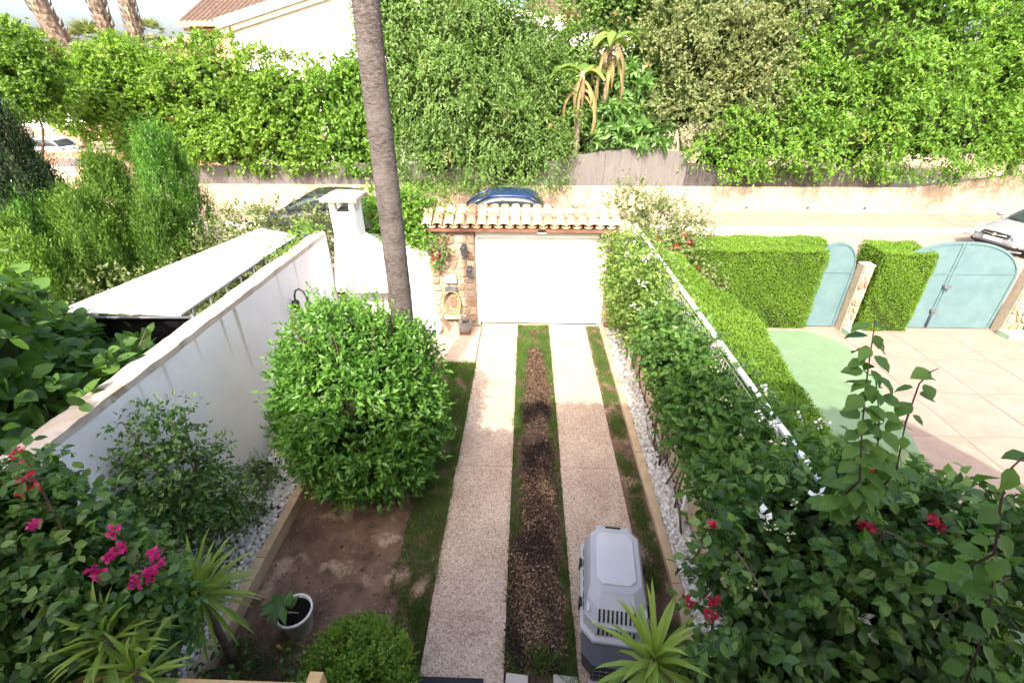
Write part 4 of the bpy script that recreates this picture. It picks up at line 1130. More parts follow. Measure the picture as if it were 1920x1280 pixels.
# --- cars
def car(name, label, loc, rz, paint, roof_h=1.45, L=4.2, Wd=1.76):
    r = thing(name, label, 'car', loc, rz)
    hw = Wd / 2; hl = L / 2
    def loft(name, secs, mat, parent=r, close=True, bev=0):
        """secs: (x, half width, z low, z high, shoulder) -> rings of 10 points"""
        m_ = MB(); vs = []
        for x, w_, zl, zh, sh_ in secs:
            mid = zl + (zh - zl) * .5
            ring = [(-w_ * .86, zl), (-w_ * .98, zl + (zh - zl) * .18), (-w_, mid), (-w_ * .985, zh - sh_), (-w_ * .86, zh - sh_ * .15), (-w_ * .45, zh + .012), (w_ * .45, zh + .012), (w_ * .86, zh - sh_ * .15), (w_ * .985, zh - sh_), (w_, mid), (w_ * .98, zl + (zh - zl) * .18), (w_ * .86, zl)]
            vs += [(x, y, z) for y, z in ring]
        n = 12; k = len(secs); fs = [(i * n + j, i * n + (j + 1) % n, (i + 1) * n + (j + 1) % n, (i + 1) * n + j) for i in range(k - 1) for j in range(n)]
        m_.add(vs, fs, True); m_.f += [tuple(range(n)), tuple((k - 1) * n + j for j in range(n))]; m_.sm += [True, True]
        o = m_.build(name, mat, parent, 0, True)
        sd = o.modifiers.new('subsurf', 'SUBSURF'); sd.levels = 1; sd.render_levels = 2
        return o
    loft('body', [(-hl, hw * .80, .42, .82, .10), (-hl + .06, hw * .90, .30, .92, .12), (-hl + .5, hw, .22, .98, .14), (-.9, hw, .20, .98, .12), (.55, hw, .20, .96, .12), (1.0, hw, .20, .93, .14), (hl - .55, hw * .97, .22, .82, .16), (hl - .18, hw * .88, .26, .70, .16), (hl - .02, hw * .74, .32, .60, .12), (hl + .03, hw * .66, .38, .54, .06)], paint)
    g = roof_h
    loft('windows', [(-hl + .22, hw * .80, .90, .98, .03), (-hl + .55, hw * .84, .90, g - .22, .10), (-hl + .85, hw * .84, .90, g - .07, .14), (-.4, hw * .84, .90, g - .03, .15), (.10, hw * .83, .90, g - .07, .15), (.55, hw * .82, .88, g - .28, .10), (1.12, hw * .80, .86, .95, .03)], 'car_glass')
    loft('roof', [(-hl + .62, hw * .70, g - .20, g - .12, .02), (-hl + .95, hw * .76, g - .16, g - .02, .05), (-.4, hw * .77, g - .13, g + .015, .05), (.05, hw * .75, g - .15, g - .02, .05), (.24, hw * .70, g - .17, g - .08, .02)], paint)
    for s in (-1, 1):
        for pts in ([(1.10, s * hw * .80, .93), (.60, s * hw * .74, g - .27), (.15, s * hw * .70, g - .08)], [(-.45, s * hw * .845, .93), (-.45, s * hw * .74, g - .08)], [(-hl + .30, s * hw * .82, .93), (-hl + .62, s * hw * .76, g - .22), (-hl + .9, s * hw * .72, g - .08)]):
            MB().tube(pts, .035, 6).build('pillar', paint, r, 0, True)
        mir = MB(); mir.lathe([(.02, .93), (.08, .95), (.10, 1.02), (.06, 1.09), (.01, 1.10)], .85, s * (hw + .08), 10)
        mir.build('wing_mirror', paint, r, 0, True)
        hl_ = MB().add([(hl - .52, s * hw * .90, .70), (hl - .17, s * hw * .80, .60), (hl - .02, s * hw * .56, .57), (hl - .06, s * hw * .50, .67), (hl - .24, s * hw * .66, .725), (hl - .50, s * hw * .86, .775),
                        (hl - .52, s * hw * 1.005, .70), (hl - .13, s * hw * .90, .60), (hl + .045, s * hw * .60, .57), (hl + .015, s * hw * .53, .67), (hl - .15, s * hw * .74, .735), (hl - .47, s * hw * .955, .79)],
                       [(0, 1, 2, 3, 4, 5), (6, 7, 8, 9, 10, 11)] + [(i, (i + 1) % 6, (i + 1) % 6 + 6, i + 6) for i in range(6)])
        hl_.build('headlight', 'lamp_glass', r, .01, True)
        MB().box(-hl - .02, -hl + .12, s * hw * .86 - .1, s * hw * .86 + .04, .68, .88).build('tail_light', 'petal_red', r, .02, True)
        fl = MB().lathe([(.06, .36), (.06, .40)], hl - .06, s * hw * .66, 10); fl.build('fog_light', 'lamp_glass', r, 0, True)
        for x in (1.32, -1.30):
            tyre = MB(); n = 22
            prof = [(.20, -.10), (.30, -.105), (.325, -.07), (.325, .07), (.30, .105), (.20, .10)]
            vs = [(x + rr * math.cos(2 * math.pi * k / n), s * (hw - .10) + yy, .325 + rr * math.sin(2 * math.pi * k / n)) for rr, yy in prof for k in range(n)]
            fs = [(i * n + k, i * n + (k + 1) % n, (i + 1) * n + (k + 1) % n, (i + 1) * n + k) for i in range(5) for k in range(n)]
            wh = tyre.add(vs, fs, True).build('wheel', 'rubber', r, 0, True)
            rm = MB()
            for k in range(7):
                a = 2 * math.pi * k / 7
                rm.add([(x + rr * math.cos(a + da), s * (hw - .02 - dd), .325 + rr * math.sin(a + da)) for rr, da, dd in ((.03, -.9, 0), (.205, -.13, .0), (.205, .13, .0), (.03, .9, 0), (.03, -.9, .04), (.205, -.13, .04), (.205, .13, .04), (.03, .9, .04))],
                       [(0, 1, 2, 3), (7, 6, 5, 4), (0, 4, 5, 1), (1, 5, 6, 2), (2, 6, 7, 3), (3, 7, 4, 0)])
            rm.build('rim', 'rim_alloy', wh, 0, True)
            ar = [(x + rr * math.cos(t * math.pi / 12), s * (hw + yy), .30 + rr * math.sin(t * math.pi / 12)) for rr, yy in ((.345, .004), (.40, .006)) for t in range(-1, 14)]
            MB().add(ar, [(i, i + 1, i + 16, i + 15) for i in range(14)]).build('wheel_arch', 'rubber', r, 0, True)
    # grille, badge, lower intake, plate
    MB().add([(hl + .02, -.42, .60), (hl + .06, 0, .56), (hl + .02, .42, .60), (hl - .03, .40, .69), (hl + .0, 0, .71), (hl - .03, -.40, .69),
              (hl + .055, -.42, .60), (hl + .095, 0, .56), (hl + .055, .42, .60), (hl + .005, .40, .69), (hl + .035, 0, .71), (hl + .005, -.40, .69)],
             [(0, 1, 2, 3, 4, 5), (11, 10, 9, 8, 7, 6)] + [(i, (i + 1) % 6, (i + 1) % 6 + 6, i + 6) for i in range(6)]).build('grille', 'black', r, .01, True)
    MB().tube([(hl + .075, -.34, .645), (hl + .10, 0, .63), (hl + .075, .34, .645)], .014, 6).build('grille_bar', 'rim_alloy', r, 0, True)
    MB().lathe([(.001, .0), (.055, .0), (.055, .03), (.001, .03)], 0, 0, 14)
    bd = MB().tube([(hl + .08, 0, .635), (hl + .125, 0, .635)], .05, 14); bd.build('badge', 'rim_alloy', r, 0, True)
    MB().add([(hl - .10, -.72, .28), (hl + .02, -.4, .27), (hl + .055, 0, .27), (hl + .02, .4, .27), (hl - .10, .72, .28), (hl - .07, .70, .38), (hl + .055, .4, .41), (hl + .09, 0, .42), (hl + .055, -.4, .41), (hl - .07, -.70, .38)],
             [tuple(range(10))]).build('lower_intake', 'black', r, 0, True)
    MB().box(hl + .06, hl + .085, -.26, .26, .44, .55).build('number_plate', 'white_paint', r, .004, True)
    MB().add([(hl - .2, -.74, .20), (hl + .03, -.4, .19), (hl + .06, 0, .19), (hl + .03, .4, .19), (hl - .2, .74, .20), (hl - .2, .76, .25), (hl + .05, .4, .25), (hl + .08, 0, .25), (hl + .05, -.4, .25), (hl - .2, -.76, .25)], [tuple(range(10))]).build('front_lip', paint, r, 0, True)
    for s in (-1, 1):
        MB().tube([(1.16, s * .55, .955), (.98, s * .1, 1.02)], .012, 5).build('wiper', 'black', r, 0, True)
    return r
car('parked_car', 'silver grey hatchback on the street behind the teal gate', (17.05, 15.75, 0), R(180 + 14), 'paint_silver')
car('parked_car', 'dark blue car whose roof shows above the tiled gate canopy', (-1.15, 17.0, 0), R(180), 'paint_blue', 1.55, 4.1)
car('parked_car', 'dark grey car mostly hidden behind the flowering shrub left of the chimney', (-7.5, 17.0, 0), R(180), 'paint_grey', 1.52, 4.2)
car('parked_car', 'white car parked under the white shade canopy at the far left', (-33.0, 33.3, 0), R(180), 'paint_white', 1.5, 4.2)

# ================================================================== RIGHT BOUNDARY AND NEIGHBOUR
fe = thing('boundary_fence', 'beige plinth with white posts and top rail smothered by the flowering vine', 'fence', (2.2, 1, 0))
MB().box(2.15, 2.30, .5, 9.5, 0, .58).build('plinth', 'beige_wall', fe, .01)
MB().box(2.185, 2.235, 2.6, 9.6, 2.36, 2.40).build('top_rail', 'white_paint', fe, .006)
for y in (1.6, 3.2, 4.8, 6.4, 8.0, 9.45):
    MB().box(2.18, 2.24, y, y + .06, .58, 2.35).build('post', 'white_paint', fe, .004)
for y in (4.1, 7.7):
    MB().box(1.98, 2.04, y, y + .06, 0, 1.5).build('prop_post', 'white_paint', fe, .004)
V = []; Fq = []
def wire(a, b, t=.0035):
    k = len(V); a = Vector(a); b = Vector(b)
    off = [(t, 0), (0, t), (-t, 0), (0, -t)]
    horiz = abs(b.z - a.z) < .01
    for p in (a, b):
        for u_, v_ in off: V.append((p.x + u_, p.y + (0 if horiz else v_), p.z + (v_ if horiz else 0)))
    for i in range(4): Fq.append((k + i, k + (i + 1) % 4, k + 4 + (i + 1) % 4, k + 4 + i))
yy = 2.6
while yy < 9.5: wire((2.16, yy, .58), (2.16, yy, 2.35)); yy += .075
zz = .62
while zz < 2.35: wire((2.16, 2.6, zz), (2.16, 9.5, zz)); zz += .075
o = link('wire_mesh', fast_mesh('wire_mesh', np.array(V), np.array(Fq), None, 'net'), fe); o['kind'] = 'stuff'

# clipped hedges of the neighbour
def poly_area(p):
    return .5 * sum(p[i][0] * p[(i + 1) % len(p)][1] - p[(i + 1) % len(p)][0] * p[i][1] for i in range(len(p)))
def inside(P, poly):
    c = np.zeros(len(P), bool); n = len(poly)
    for i in range(n):
        x1, y1 = poly[i]; x2, y2 = poly[(i + 1) % n]
        cr = ((y1 > P[:, 1]) != (y2 > P[:, 1])) & (P[:, 0] < (x2 - x1) * (P[:, 1] - y1) / (y2 - y1 + 1e-12) + x1)
        c ^= cr
    return c
def clipped_hedge(name, label, poly, z0, z1, dens, seed, skip=(), L=.030, W=.015, mat='leaf_hedge', taper=0.0):
    """poly counter-clockwise; leaves on the sheared faces over a dense inner body"""
    rng = np.random.default_rng(seed)
    cx = sum(p[0] for p in poly) / len(poly); cy = sum(p[1] for p in poly) / len(poly)
    r = thing(name, label, 'hedge', (cx, cy, 0))
    ins = [(cx + (x - cx) * .95, cy + (y - cy) * .95) for x, y in poly]
    MB().prism(ins, z0, z1 - .05, 'z').build('dark_core', 'core_shade', r)  # near-black block under the leaves, its colour stands for inner shade
    Ps = []; Ns = []
    n = len(poly)
    for i in range(n):
        if i in skip: continue
        a = np.array(poly[i]); b = np.array(poly[(i + 1) % n]); d = b - a; l = np.linalg.norm(d)
        k = int(l * (z1 - z0) * dens)
        t = rng.random(k); p = a + t[:, None] * d
        nn = np.array([d[1], -d[0], 0]) / l
        z = z0 + (z1 - z0) * rng.random(k)
        Ps.append(np.concatenate([p, z[:, None]], 1)); Ns.append(np.repeat(nn[None], k, 0))
    x0, x1 = min(p[0] for p in poly), max(p[0] for p in poly); y0, y1 = min(p[1] for p in poly), max(p[1] for p in poly)
    k = int((x1 - x0) * (y1 - y0) * dens * 1.15)
    p = np.stack([rng.uniform(x0, x1, k), rng.uniform(y0, y1, k)], 1); p = p[inside(p, poly)]
    Ps.append(np.concatenate([p, np.full((len(p), 1), z1)], 1)); Ns.append(np.repeat(np.array([[0, 0, 1.0]]), len(p), 0))
    P = np.concatenate(Ps); N = np.concatenate(Ns); m = len(P)
    bump = .022 * np.sin(P[:, 0] * 5.1 + P[:, 2] * 4) + .02 * np.sin(P[:, 1] * 6.3 + P[:, 2] * 3.1) + .015 * np.sin(P[:, 0] * 13 + P[:, 1] * 11 + P[:, 2] * 12)
    P = P + N * (bump * .7 + rng.normal(-.010, .013, m))[:, None]
    # soften the corners of the block
    e = np.clip((P[:, 2] - (z1 - .10)) / .10, 0, 1)
    side = np.abs(N[:, 2]) < .5
    P[side] -= (N[side] * (e[side] ** 2 * .06)[:, None])
    D = U(N * .55 + np.array([0, 0, .45]) + rng.normal(0, .5, (m, 3)))
    LN = U(N + rng.normal(0, .45, (m, 3)))
    T = np.clip(.5 + .16 * np.sin(P[:, 0] * 3.1 + P[:, 1] * 2.2) * np.sin(P[:, 2] * 4 + P[:, 0]) + rng.normal(0, .2, m), .01, .99)
    lv = dict(P=P, D=D, N=LN, L=L * rng.uniform(.7, 1.4, m), W=W * rng.uniform(.7, 1.3, m), T=T)
    foliage(r, lv, 'diamond', mat)
    return r
clipped_hedge('clipped_hedge', 'long clipped lime green hedge running beside the white fence rail', [(2.34, 2.2), (2.95, 2.4), (3.15, 3.4), (3.32, 5.1), (3.50, 6.2), (3.52, 6.6), (3.45, 7.2), (3.30, 7.7), (3.22, 8.4), (3.2, 9.62), (2.34, 9.62)], 0, 1.82, 7500, 71, skip=(10,))
clipped_hedge('clipped_hedge', 'wide clipped hedge block left of the narrow teal gate', [(3.22, 9.66), (6.28, 9.66), (6.44, 9.8), (6.75, 10.75), (3.22, 10.75)], 0, 1.83, 7500, 72, skip=(3,))
clipped_hedge('clipped_hedge', 'narrow clipped hedge block between the two teal gates', [(7.47, 9.60), (8.55, 9.60), (8.56, 10.5), (7.5, 10.5)], 0, 1.80, 7500, 73, skip=(2,))
clipped_hedge('clipped_hedge', 'dark clipped hedge at the right edge beyond the last gate pillar', [(11.05, 8.2), (12.6, 8.2), (12.6, 9.6), (11.05, 9.6)], 0, 1.5, 4200, 74, mat='leaf_dark')

def gate(name, label, x0, x1, y, leafs, peak, spring, px=None):
    """arched sheet-metal gate: each leaf its own panel with a raised border"""
    r = thing(name, label, 'gate', ((x0 + x1) / 2, y, 0))
    xc = (x0 + x1) / 2 if px is None else px
    def top(x):
        t = (x - xc) / (x1 - xc) if x > xc else (x - xc) / (xc - x0)
        return spring + (peak - spring) * math.sqrt(max(0, 1 - abs(t) ** 2.3))
    ed = [x0 + (x1 - x0) * i / leafs for i in range(leafs + 1)]
    for a, b in zip(ed[:-1], ed[1:]):
        a += .006 if a > x0 else 0; b -= .006 if b < x1 else 0
        n = 18; xs = [a + (b - a) * (1 - math.cos(math.pi * i / n)) / 2 for i in range(n + 1)]
        poly = [(a, .04), (b, .04)] + [(x, top(x)) for x in reversed(xs)]
        lf = MB().prism(poly, y, y + .03).build('gate_leaf', 'teal', r, .004)
        cx = (a + b) / 2
        outer = poly; inn = [(a + .05, .09), (b - .05, .09)] + [(min(b - .05, max(a + .05, x)), top(x) - .05) for x in reversed(xs)]
        vs = [(p[0], y - .018, p[1]) for p in outer] + [(p[0], y - .018, p[1]) for p in inn] + [(p[0], y + .002, p[1]) for p in outer] + [(p[0], y + .002, p[1]) for p in inn]
        k = len(outer); fs = []
        for i in range(k):
            j = (i + 1) % k
            fs += [(i, j, k + j, k + i), (k + i, k + j, 3 * k + j, 3 * k + i), (i, 2 * k + i, 2 * k + j, j)]
        MB().add(vs, fs).build('border', 'teal', lf)
        MB().box(a + .05, b - .05, y - .014, y + .002, 1.32, 1.36).build('rail', 'teal', lf)
    return r
g1 = gate('garden_gate', 'narrow arched pale teal pedestrian gate beside the wide hedge block', 6.12, 7.06, 9.78, 1, 2.0, 1.25)
g2 = gate('garden_gate', 'wide double leaf arched pale teal gate in front of the street', 7.75, 10.5, 9.78, 2, 2.03, 1.15)
MB().box(9.05, 9.20, 9.70, 9.765, 1.02, 1.08).build('latch', 'grey_metal', g2)
MB().tube([(9.10, 9.72, 1.05), (9.10, 9.68, .95)], .014, 6).build('handle', 'dark_metal', g2)
MB().tube([(9.08, 9.74, .05), (9.08, 9.74, .48)], .014, 6).build('drop_bolt', 'dark_metal', g2)
MB().box(9.03, 9.19, 9.72, 9.765, .44, .50).build('bolt_plate', 'grey_metal', g2)
def gate_pillar(label, x0, x1, h, seed, ledge):
    r = thing('gate_pillar', label, 'pillar', ((x0 + x1) / 2, 9.7, 0))
    box('pillar_core', 'mortar', (x0, x1, 9.56, 9.78, 0, h), r)
    stone_face(r, x0 + .01, x1 - .01, .12, h - .01, 9.56, 8, .17, 'stone', seed)
    MB().box(x0, x1, 9.53, 9.79, h, h + .035).build('pillar_cap', 'coping', r, .01)
    MB().box(ledge[0], ledge[1], 9.25, 9.56, 0, .13).build('base_ledge', 'green_ledge', r, .01)
gate_pillar('slim rubble stone pillar between the narrow teal gate and the hedge block', 7.08, 7.30, 1.55, 81, (7.1, 7.44))
gate_pillar('stone pillar right of the wide teal gate', 10.55, 11.0, 1.55, 82, (10.5, 12.4))

# ================================================================== PLANTS ROUND THE GARDEN
# big palm trunk in the lawn edge behind the round shrub
pt = thing('palm_tree', 'tall smooth grey palm trunk rising from behind the round shrub', 'palm', (-1.93, 6.3, 0))
rg = random.Random(5); prof_pts = []; prof_r = []
for i in range(150):
    z = i * .075
    prof_pts.append((-1.93 + .030 * z - .0012 * z * z + .02 * math.sin(z * .9), 6.3, z))
    prof_r.append((.168 - .0028 * z + (.10 * math.exp(-z * 2.2))) * (1 + .006 * math.sin(i * 2.1) + rg.uniform(-.004, .004)))
MB().tube(prof_pts, prof_r, 22).build('trunk', 'trunk_palm', pt)

# round shrub
rsb = thing('round_shrub', 'big dense round green shrub in the middle of the left bed', 'shrub', (-2.1, 4.9, 0))
SHR = [(-2.12, 4.85, 1.25, .84, .84, .98), (-1.98, 4.75, .90, .78, .78, .56), (-2.3, 4.95, 1.85, .55, .58, .62), (-1.78, 5.05, 1.78, .48, .5, .52), (-2.5, 4.75, 1.3, .40, .45, .6), (-1.62, 4.75, 1.2, .38, .5, .55)]
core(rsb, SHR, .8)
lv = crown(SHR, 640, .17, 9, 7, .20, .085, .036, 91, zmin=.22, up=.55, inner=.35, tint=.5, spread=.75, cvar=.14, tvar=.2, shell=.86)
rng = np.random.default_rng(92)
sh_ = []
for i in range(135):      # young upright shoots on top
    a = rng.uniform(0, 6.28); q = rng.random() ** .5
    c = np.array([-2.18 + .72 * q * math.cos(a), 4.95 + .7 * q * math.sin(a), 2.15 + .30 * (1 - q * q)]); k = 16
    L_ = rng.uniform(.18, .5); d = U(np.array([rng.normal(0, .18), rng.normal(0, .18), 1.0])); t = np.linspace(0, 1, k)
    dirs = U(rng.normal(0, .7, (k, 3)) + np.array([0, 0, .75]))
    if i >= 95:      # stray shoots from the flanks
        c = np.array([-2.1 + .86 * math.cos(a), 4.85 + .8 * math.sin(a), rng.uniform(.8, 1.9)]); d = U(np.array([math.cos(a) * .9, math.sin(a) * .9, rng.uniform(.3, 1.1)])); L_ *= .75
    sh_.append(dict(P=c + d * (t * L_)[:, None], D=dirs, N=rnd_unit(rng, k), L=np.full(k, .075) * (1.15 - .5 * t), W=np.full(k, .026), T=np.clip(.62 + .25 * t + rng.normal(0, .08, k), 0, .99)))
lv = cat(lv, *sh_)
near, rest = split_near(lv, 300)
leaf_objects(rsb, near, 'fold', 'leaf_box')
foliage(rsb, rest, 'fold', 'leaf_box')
wood(rsb, (-2.1, 4.85, 0), [(-2.5, 4.6, .9), (-1.7, 4.6, .9), (-2.1, 5.2, 1.3), (-2.1, 4.5, 1.2)], .06, .02, seed=3, trunk_to=(-2.1, 4.85, .35))
for i in range(14):
    a = rng.uniform(0, 6.28)
    p, q = limb((-2.1 + .4 * math.cos(a), 4.9 + .4 * math.sin(a), 1.6), (-2.18 + .6 * math.cos(a), 4.95 + .6 * math.sin(a), 2.6), .012, .005, 4, .04, i)
    MB().tube(p, q, 5).build('branch', 'dark_stem', rsb)

# little weeping fig against the white wall
fg = thing('small_tree', 'small airy tree with tiny leaves standing against the white wall', 'tree', (-3.45, 3.3, .12))
lv = crown([(-3.42, 3.3, 1.55, .42, .40, .50), (-3.36, 3.25, .98, .40, .36, .42), (-3.5, 3.4, 1.95, .26, .26, .28), (-3.28, 3.3, 1.25, .34, .3, .35), (-3.5, 3.1, 1.35, .35, .35, .4)], 150, .12, 5, 7, .19, .058, .030, 93, shell=.5, inner=.2, tint=.42, droop=.3, up=.25)
top_ = []
for (c, n_) in (((-3.55, 3.15, 2.32), 40), ((-3.35, 3.6, 2.15), 36), ((-3.62, 3.0, 2.1), 30), ((-3.3, 3.35, 2.2), 30), ((-3.0, 3.3, 1.6), 34), ((-2.98, 3.2, 1.15), 34), ((-3.08, 3.5, 1.35), 28), ((-3.6, 2.85, 1.65), 26)):
    P = np.array(c) + rng.normal(0, .085, (n_, 3)) * np.array([1, 1, .7])
    top_.append(dict(P=P, D=U(rng.normal(0, .8, (n_, 3)) + np.array([0, 0, -.2])), N=U(rng.normal(0, .5, (n_, 3)) + np.array([0, 0, .8])), L=rng.uniform(.045, .075, n_), W=rng.uniform(.025, .038, n_), T=np.clip(rng.normal(.35, .2, n_), 0, .99)))
lv = cat(lv, *top_)
near, rest = split_near(lv, 200)
leaf_objects(fg, near, 'fold', 'leaf_dark'); foliage(fg, rest, 'fold', 'leaf_dark')
wood(fg, (-3.45, 3.3, .1), [(-3.55, 3.15, 2.32), (-3.35, 3.6, 2.15), (-3.62, 3.0, 2.1), (-3.0, 3.3, 1.6), (-2.98, 3.2, 1.15), (-3.6, 2.85, 1.65), (-3.3, 3.35, 2.2)], .028, .005, seed=6, trunk_to=(-3.45, 3.3, .7))

# low plants along the pebbles under the white wall
for i, (x, y, z, rr, lab) in enumerate(((-3.6, 4.6, .25, .22, 'low leafy plant on the pebbles between the round shrub and the white wall'), (-3.5, 3.95, .22, .20, 'low green plant on the white pebbles behind the small airy tree'),
                                        (-3.4, 2.95, .24, .20, 'low bushy plant on the pebbles at the foot of the small airy tree'), (-3.65, 5.5, .3, .22, 'low plant at the far end of the white pebbles against the wall'))):
    r = thing('low_plant', lab, 'plant', (x, y, .12))
    foliage(r, crown([(x, y, z, rr, rr * 1.3, rr * .8)], 26, .07, 5, 5, .12, .05, .026, 100 + i, inner=.2), 'fold', 'leaf_dark')
    for k in range(5):
        MB().tube([(x, y, .1), (x + rng.uniform(-.8, .8) * rr, y + rng.uniform(-.8, .8) * rr, z + rr * .5)], [.006, .003], 4).build('stem', 'stem', r)

# bougainvillea in the left foreground
def bougainvillea(name, label, lobes, K, seed, nparts, base, tips, L=.066, W=.046, tint=.45, mat='leaf_dark', per=7, twigs=6, shell=.55, tl=.22, **kw):
    r = thing(name, label, 'shrub', (base[0], base[1], 0))
    core(r, lobes, .55)
    lv = crown(lobes, K, .15, twigs, per, tl, L, W, seed, shell=shell, inner=.3, tint=tint, tvar=.3, droop=.2, up=.15, spread=1.1, flat=.8, **kw)
    near, rest = split_near(lv, nparts)
    leaf_objects(r, near, 'ovate', mat); foliage(r, rest, 'ovate', mat)
    for i, t in enumerate(tips):
        p, q = limb(base, t, .022, .006, 8, .14, seed + i)
        MB().tube(p, q, 6).build('stem', 'dark_stem', r)
    return r
bl = bougainvillea('bougainvillea', 'dark leafy bougainvillea with magenta flower heads at the lower left',
                   [(-3.08, 1.88, 2.50, .24, .24, .22), (-2.80, 1.78, 2.30, .26, .24, .24), (-2.50, 1.74, 2.26, .17, .18, .18), (-3.06, 1.64, 2.05, .28, .25, .28), (-2.92, 1.47, 1.75, .30, .28, .28), (-3.2, 1.98, 2.72, .14, .16, .14), (-2.78, 1.8, 1.75, .28, .25, .35), (-3.3, 1.75, 1.7, .35, .3, .4), (-3.1, 1.5, 1.25, .4, .35, .4)], 330, 111, 300, (-3.0, 1.6, 0), [(-2.9, 1.9, 2.6), (-2.3, 1.75, 2.5), (-3.2, 1.95, 2.8), (-2.6, 1.7, 2.2), (-2.9, 1.95, 3.05)], tint=.4, tl=.16)
flowers(bl, [(-2.34, 1.74, 2.73), (-2.31, 1.69, 2.65), (-2.34, 1.66, 2.62), (-2.11, 1.68, 2.61), (-2.08, 1.65, 2.56), (-2.12, 1.63, 2.53), (-2.45, 1.62, 2.53), (-2.4, 1.6, 2.52), (-2.21, 1.6, 2.48), (-2.14, 1.62, 2.5), (-2.80, 1.74, 2.76)], 'petal_magenta', 26, .032, .036, 112)
flowers(bl, [(-2.85, 1.87, 2.99), (-2.82, 1.83, 2.95), (-2.9, 1.95, 3.11)], 'petal_red', 16, .04, .045, 113)
sp_ = []
for c in ((-2.85, 1.88, 2.95), (-2.92, 1.97, 3.08), (-2.7, 1.9, 2.9), (-2.62, 1.95, 2.85), (-2.5, 1.9, 2.75)):
    n_ = 14; P = np.array(c) + rng.normal(0, .07, (n_, 3))
    sp_.append(dict(P=P, D=rnd_unit(rng, n_), N=U(rng.normal(0, .5, (n_, 3)) + np.array([0, 0, 1])), L=rng.uniform(.06, .09, n_), W=rng.uniform(.04, .06, n_), T=np.clip(rng.normal(.4, .2, n_), 0, .99)))
foliage(bl, cat(*sp_), 'ovate', 'leaf_dark')

# large leaved vine spilling over the white wall from next door
vl = thing('broadleaf_vine', 'large leaved climbing vine spilling over the left wall from next door', 'climber', (-4.8, 3.6, 0))
VNL = [(-5.0, 3.35, 2.75, .70, .65, .85), (-4.5, 3.9, 2.05, .40, .55, .38), (-5.3, 2.6, 2.7, .8, .75, .9), (-4.4, 3.1, 2.15, .33, .6, .40), (-4.75, 4.3, 1.95, .45, .4, .35), (-4.5, 2.4, 2.2, .4, .6, .45), (-5.5, 3.6, 3.1, .55, .5, .6), (-4.5, 4.8, 1.85, .35, .4, .3), (-5.75, 4.75, 2.2, .35, .3, .38), (-5.2, 4.7, 2.0, .35, .25, .28), (-4.9, 3.6, 1.6, .6, .9, .8)]
core(vl, VNL, .6)
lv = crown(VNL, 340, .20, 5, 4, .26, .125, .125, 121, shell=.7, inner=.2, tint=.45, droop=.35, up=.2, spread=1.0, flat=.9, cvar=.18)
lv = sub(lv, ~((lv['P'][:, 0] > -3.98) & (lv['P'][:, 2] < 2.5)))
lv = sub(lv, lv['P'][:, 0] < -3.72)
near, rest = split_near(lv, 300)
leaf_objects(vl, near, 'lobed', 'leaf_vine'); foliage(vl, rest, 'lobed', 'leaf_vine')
for i, t in enumerate(((-4.3, 4.6, 2.5), (-4.2, 3.2, 2.5), (-5.2, 3.5, 3.6), (-4.4, 4.4, 2.5), (-5.5, 2.7, 3.4), (-4.2, 2.5, 2.5))):
    p, q = limb((-5.0 + .1 * i, 3.6, 0), t, .02, .006, 8, .14, 120 + i)
    MB().tube(p, q, 6).build('stem', 'stem', vl)

# conifers next door
def conifer(name, label, x, y, h, rad, seed, mat='leaf_conifer', n=520, tint=.5, lean=(0, 0), L=.12, W=.020, up=1.5, profile=.62):
    r = thing(name, label, 'conifer', (x, y, 0))
    rng = np.random.default_rng(seed)
    n = int(n * 2.1)
    t = rng.random(n) ** .8
    a = rng.uniform(0, 6.283, n)
    lump = 1 + .16 * np.sin(a * 3 + seed) + .20 * np.sin(a * 8 + 2 * seed) + .08 * np.sin(t * 14 + a * 2)
    rr = rad * np.sin(np.clip(math.pi * (.18 + t * .82), 0, math.pi)) ** profile * lump * rng.uniform(.72, 1.0, n)
    O = np.stack([np.cos(a), np.sin(a), np.zeros(n)], 1)
    P0 = np.stack([x + lean[0] * t + rr * O[:, 0], y + lean[1] * t + rr * O[:, 1], .15 + t * h * .92], 1)
    TD = U(O * .42 + np.array([0, 0, up]) + rng.normal(0, .16, (n, 3)))
    per = 20; ti = np.repeat(np.arange(n), per); k = np.tile(np.linspace(0, 1, per), n); m = n * per
    sl = rng.uniform(.3, .62, n) * (.8 + .25 * h / 3.5)
    P = P0[ti] + TD[ti] * (k * sl[ti])[:, None] + rng.normal(0, .024, (m, 3))
    D = U(TD[ti] + rng.normal(0, .34, (m, 3)))
    ct = rng.normal(0, .19, n)
    lv = dict(P=P, D=D, N=U(O[ti] + rng.normal(0, .5, (m, 3))), L=L * rng.uniform(.6, 1.2, m) * (1.15 - .5 * k), W=np.full(m, W), T=np.clip(tint + ct[ti] + .25 * (k - .5) + rng.normal(0, .12, m), .01, .99))
    foliage(r, lv, 'diamond', mat)
    MB().tube([(x, y, 0), (x + lean[0] * .9, y + lean[1] * .9, h * .85)], [.09, .02], 7).build('trunk', 'bark', r)
    return r
conifer('conifer', 'taller deep green pointed conifer nearest the flowering shrub next door', -8.35, 11.0, 3.85, .62, 131, 'leaf_box', n=620, tint=.42)
conifer('conifer', 'bright green feathery conifer left of the taller deep green one', -9.5, 10.7, 3.30, .62, 132, n=620, tint=.55)
conifer('conifer', 'lime tinted conifer in the middle of the bright row next door', -10.55, 10.1, 3.15, .62, 133, n=600, tint=.68)
conifer('conifer', 'lime conifer at the left end of the bright row, by the dark cypress', -11.3, 8.9, 2.95, .62, 134, n=600, tint=.75)
conifer('conifer', 'broad mid green conifer in front of the bright row', -9.1, 9.4, 2.75, .60, 135, n=600, tint=.42)
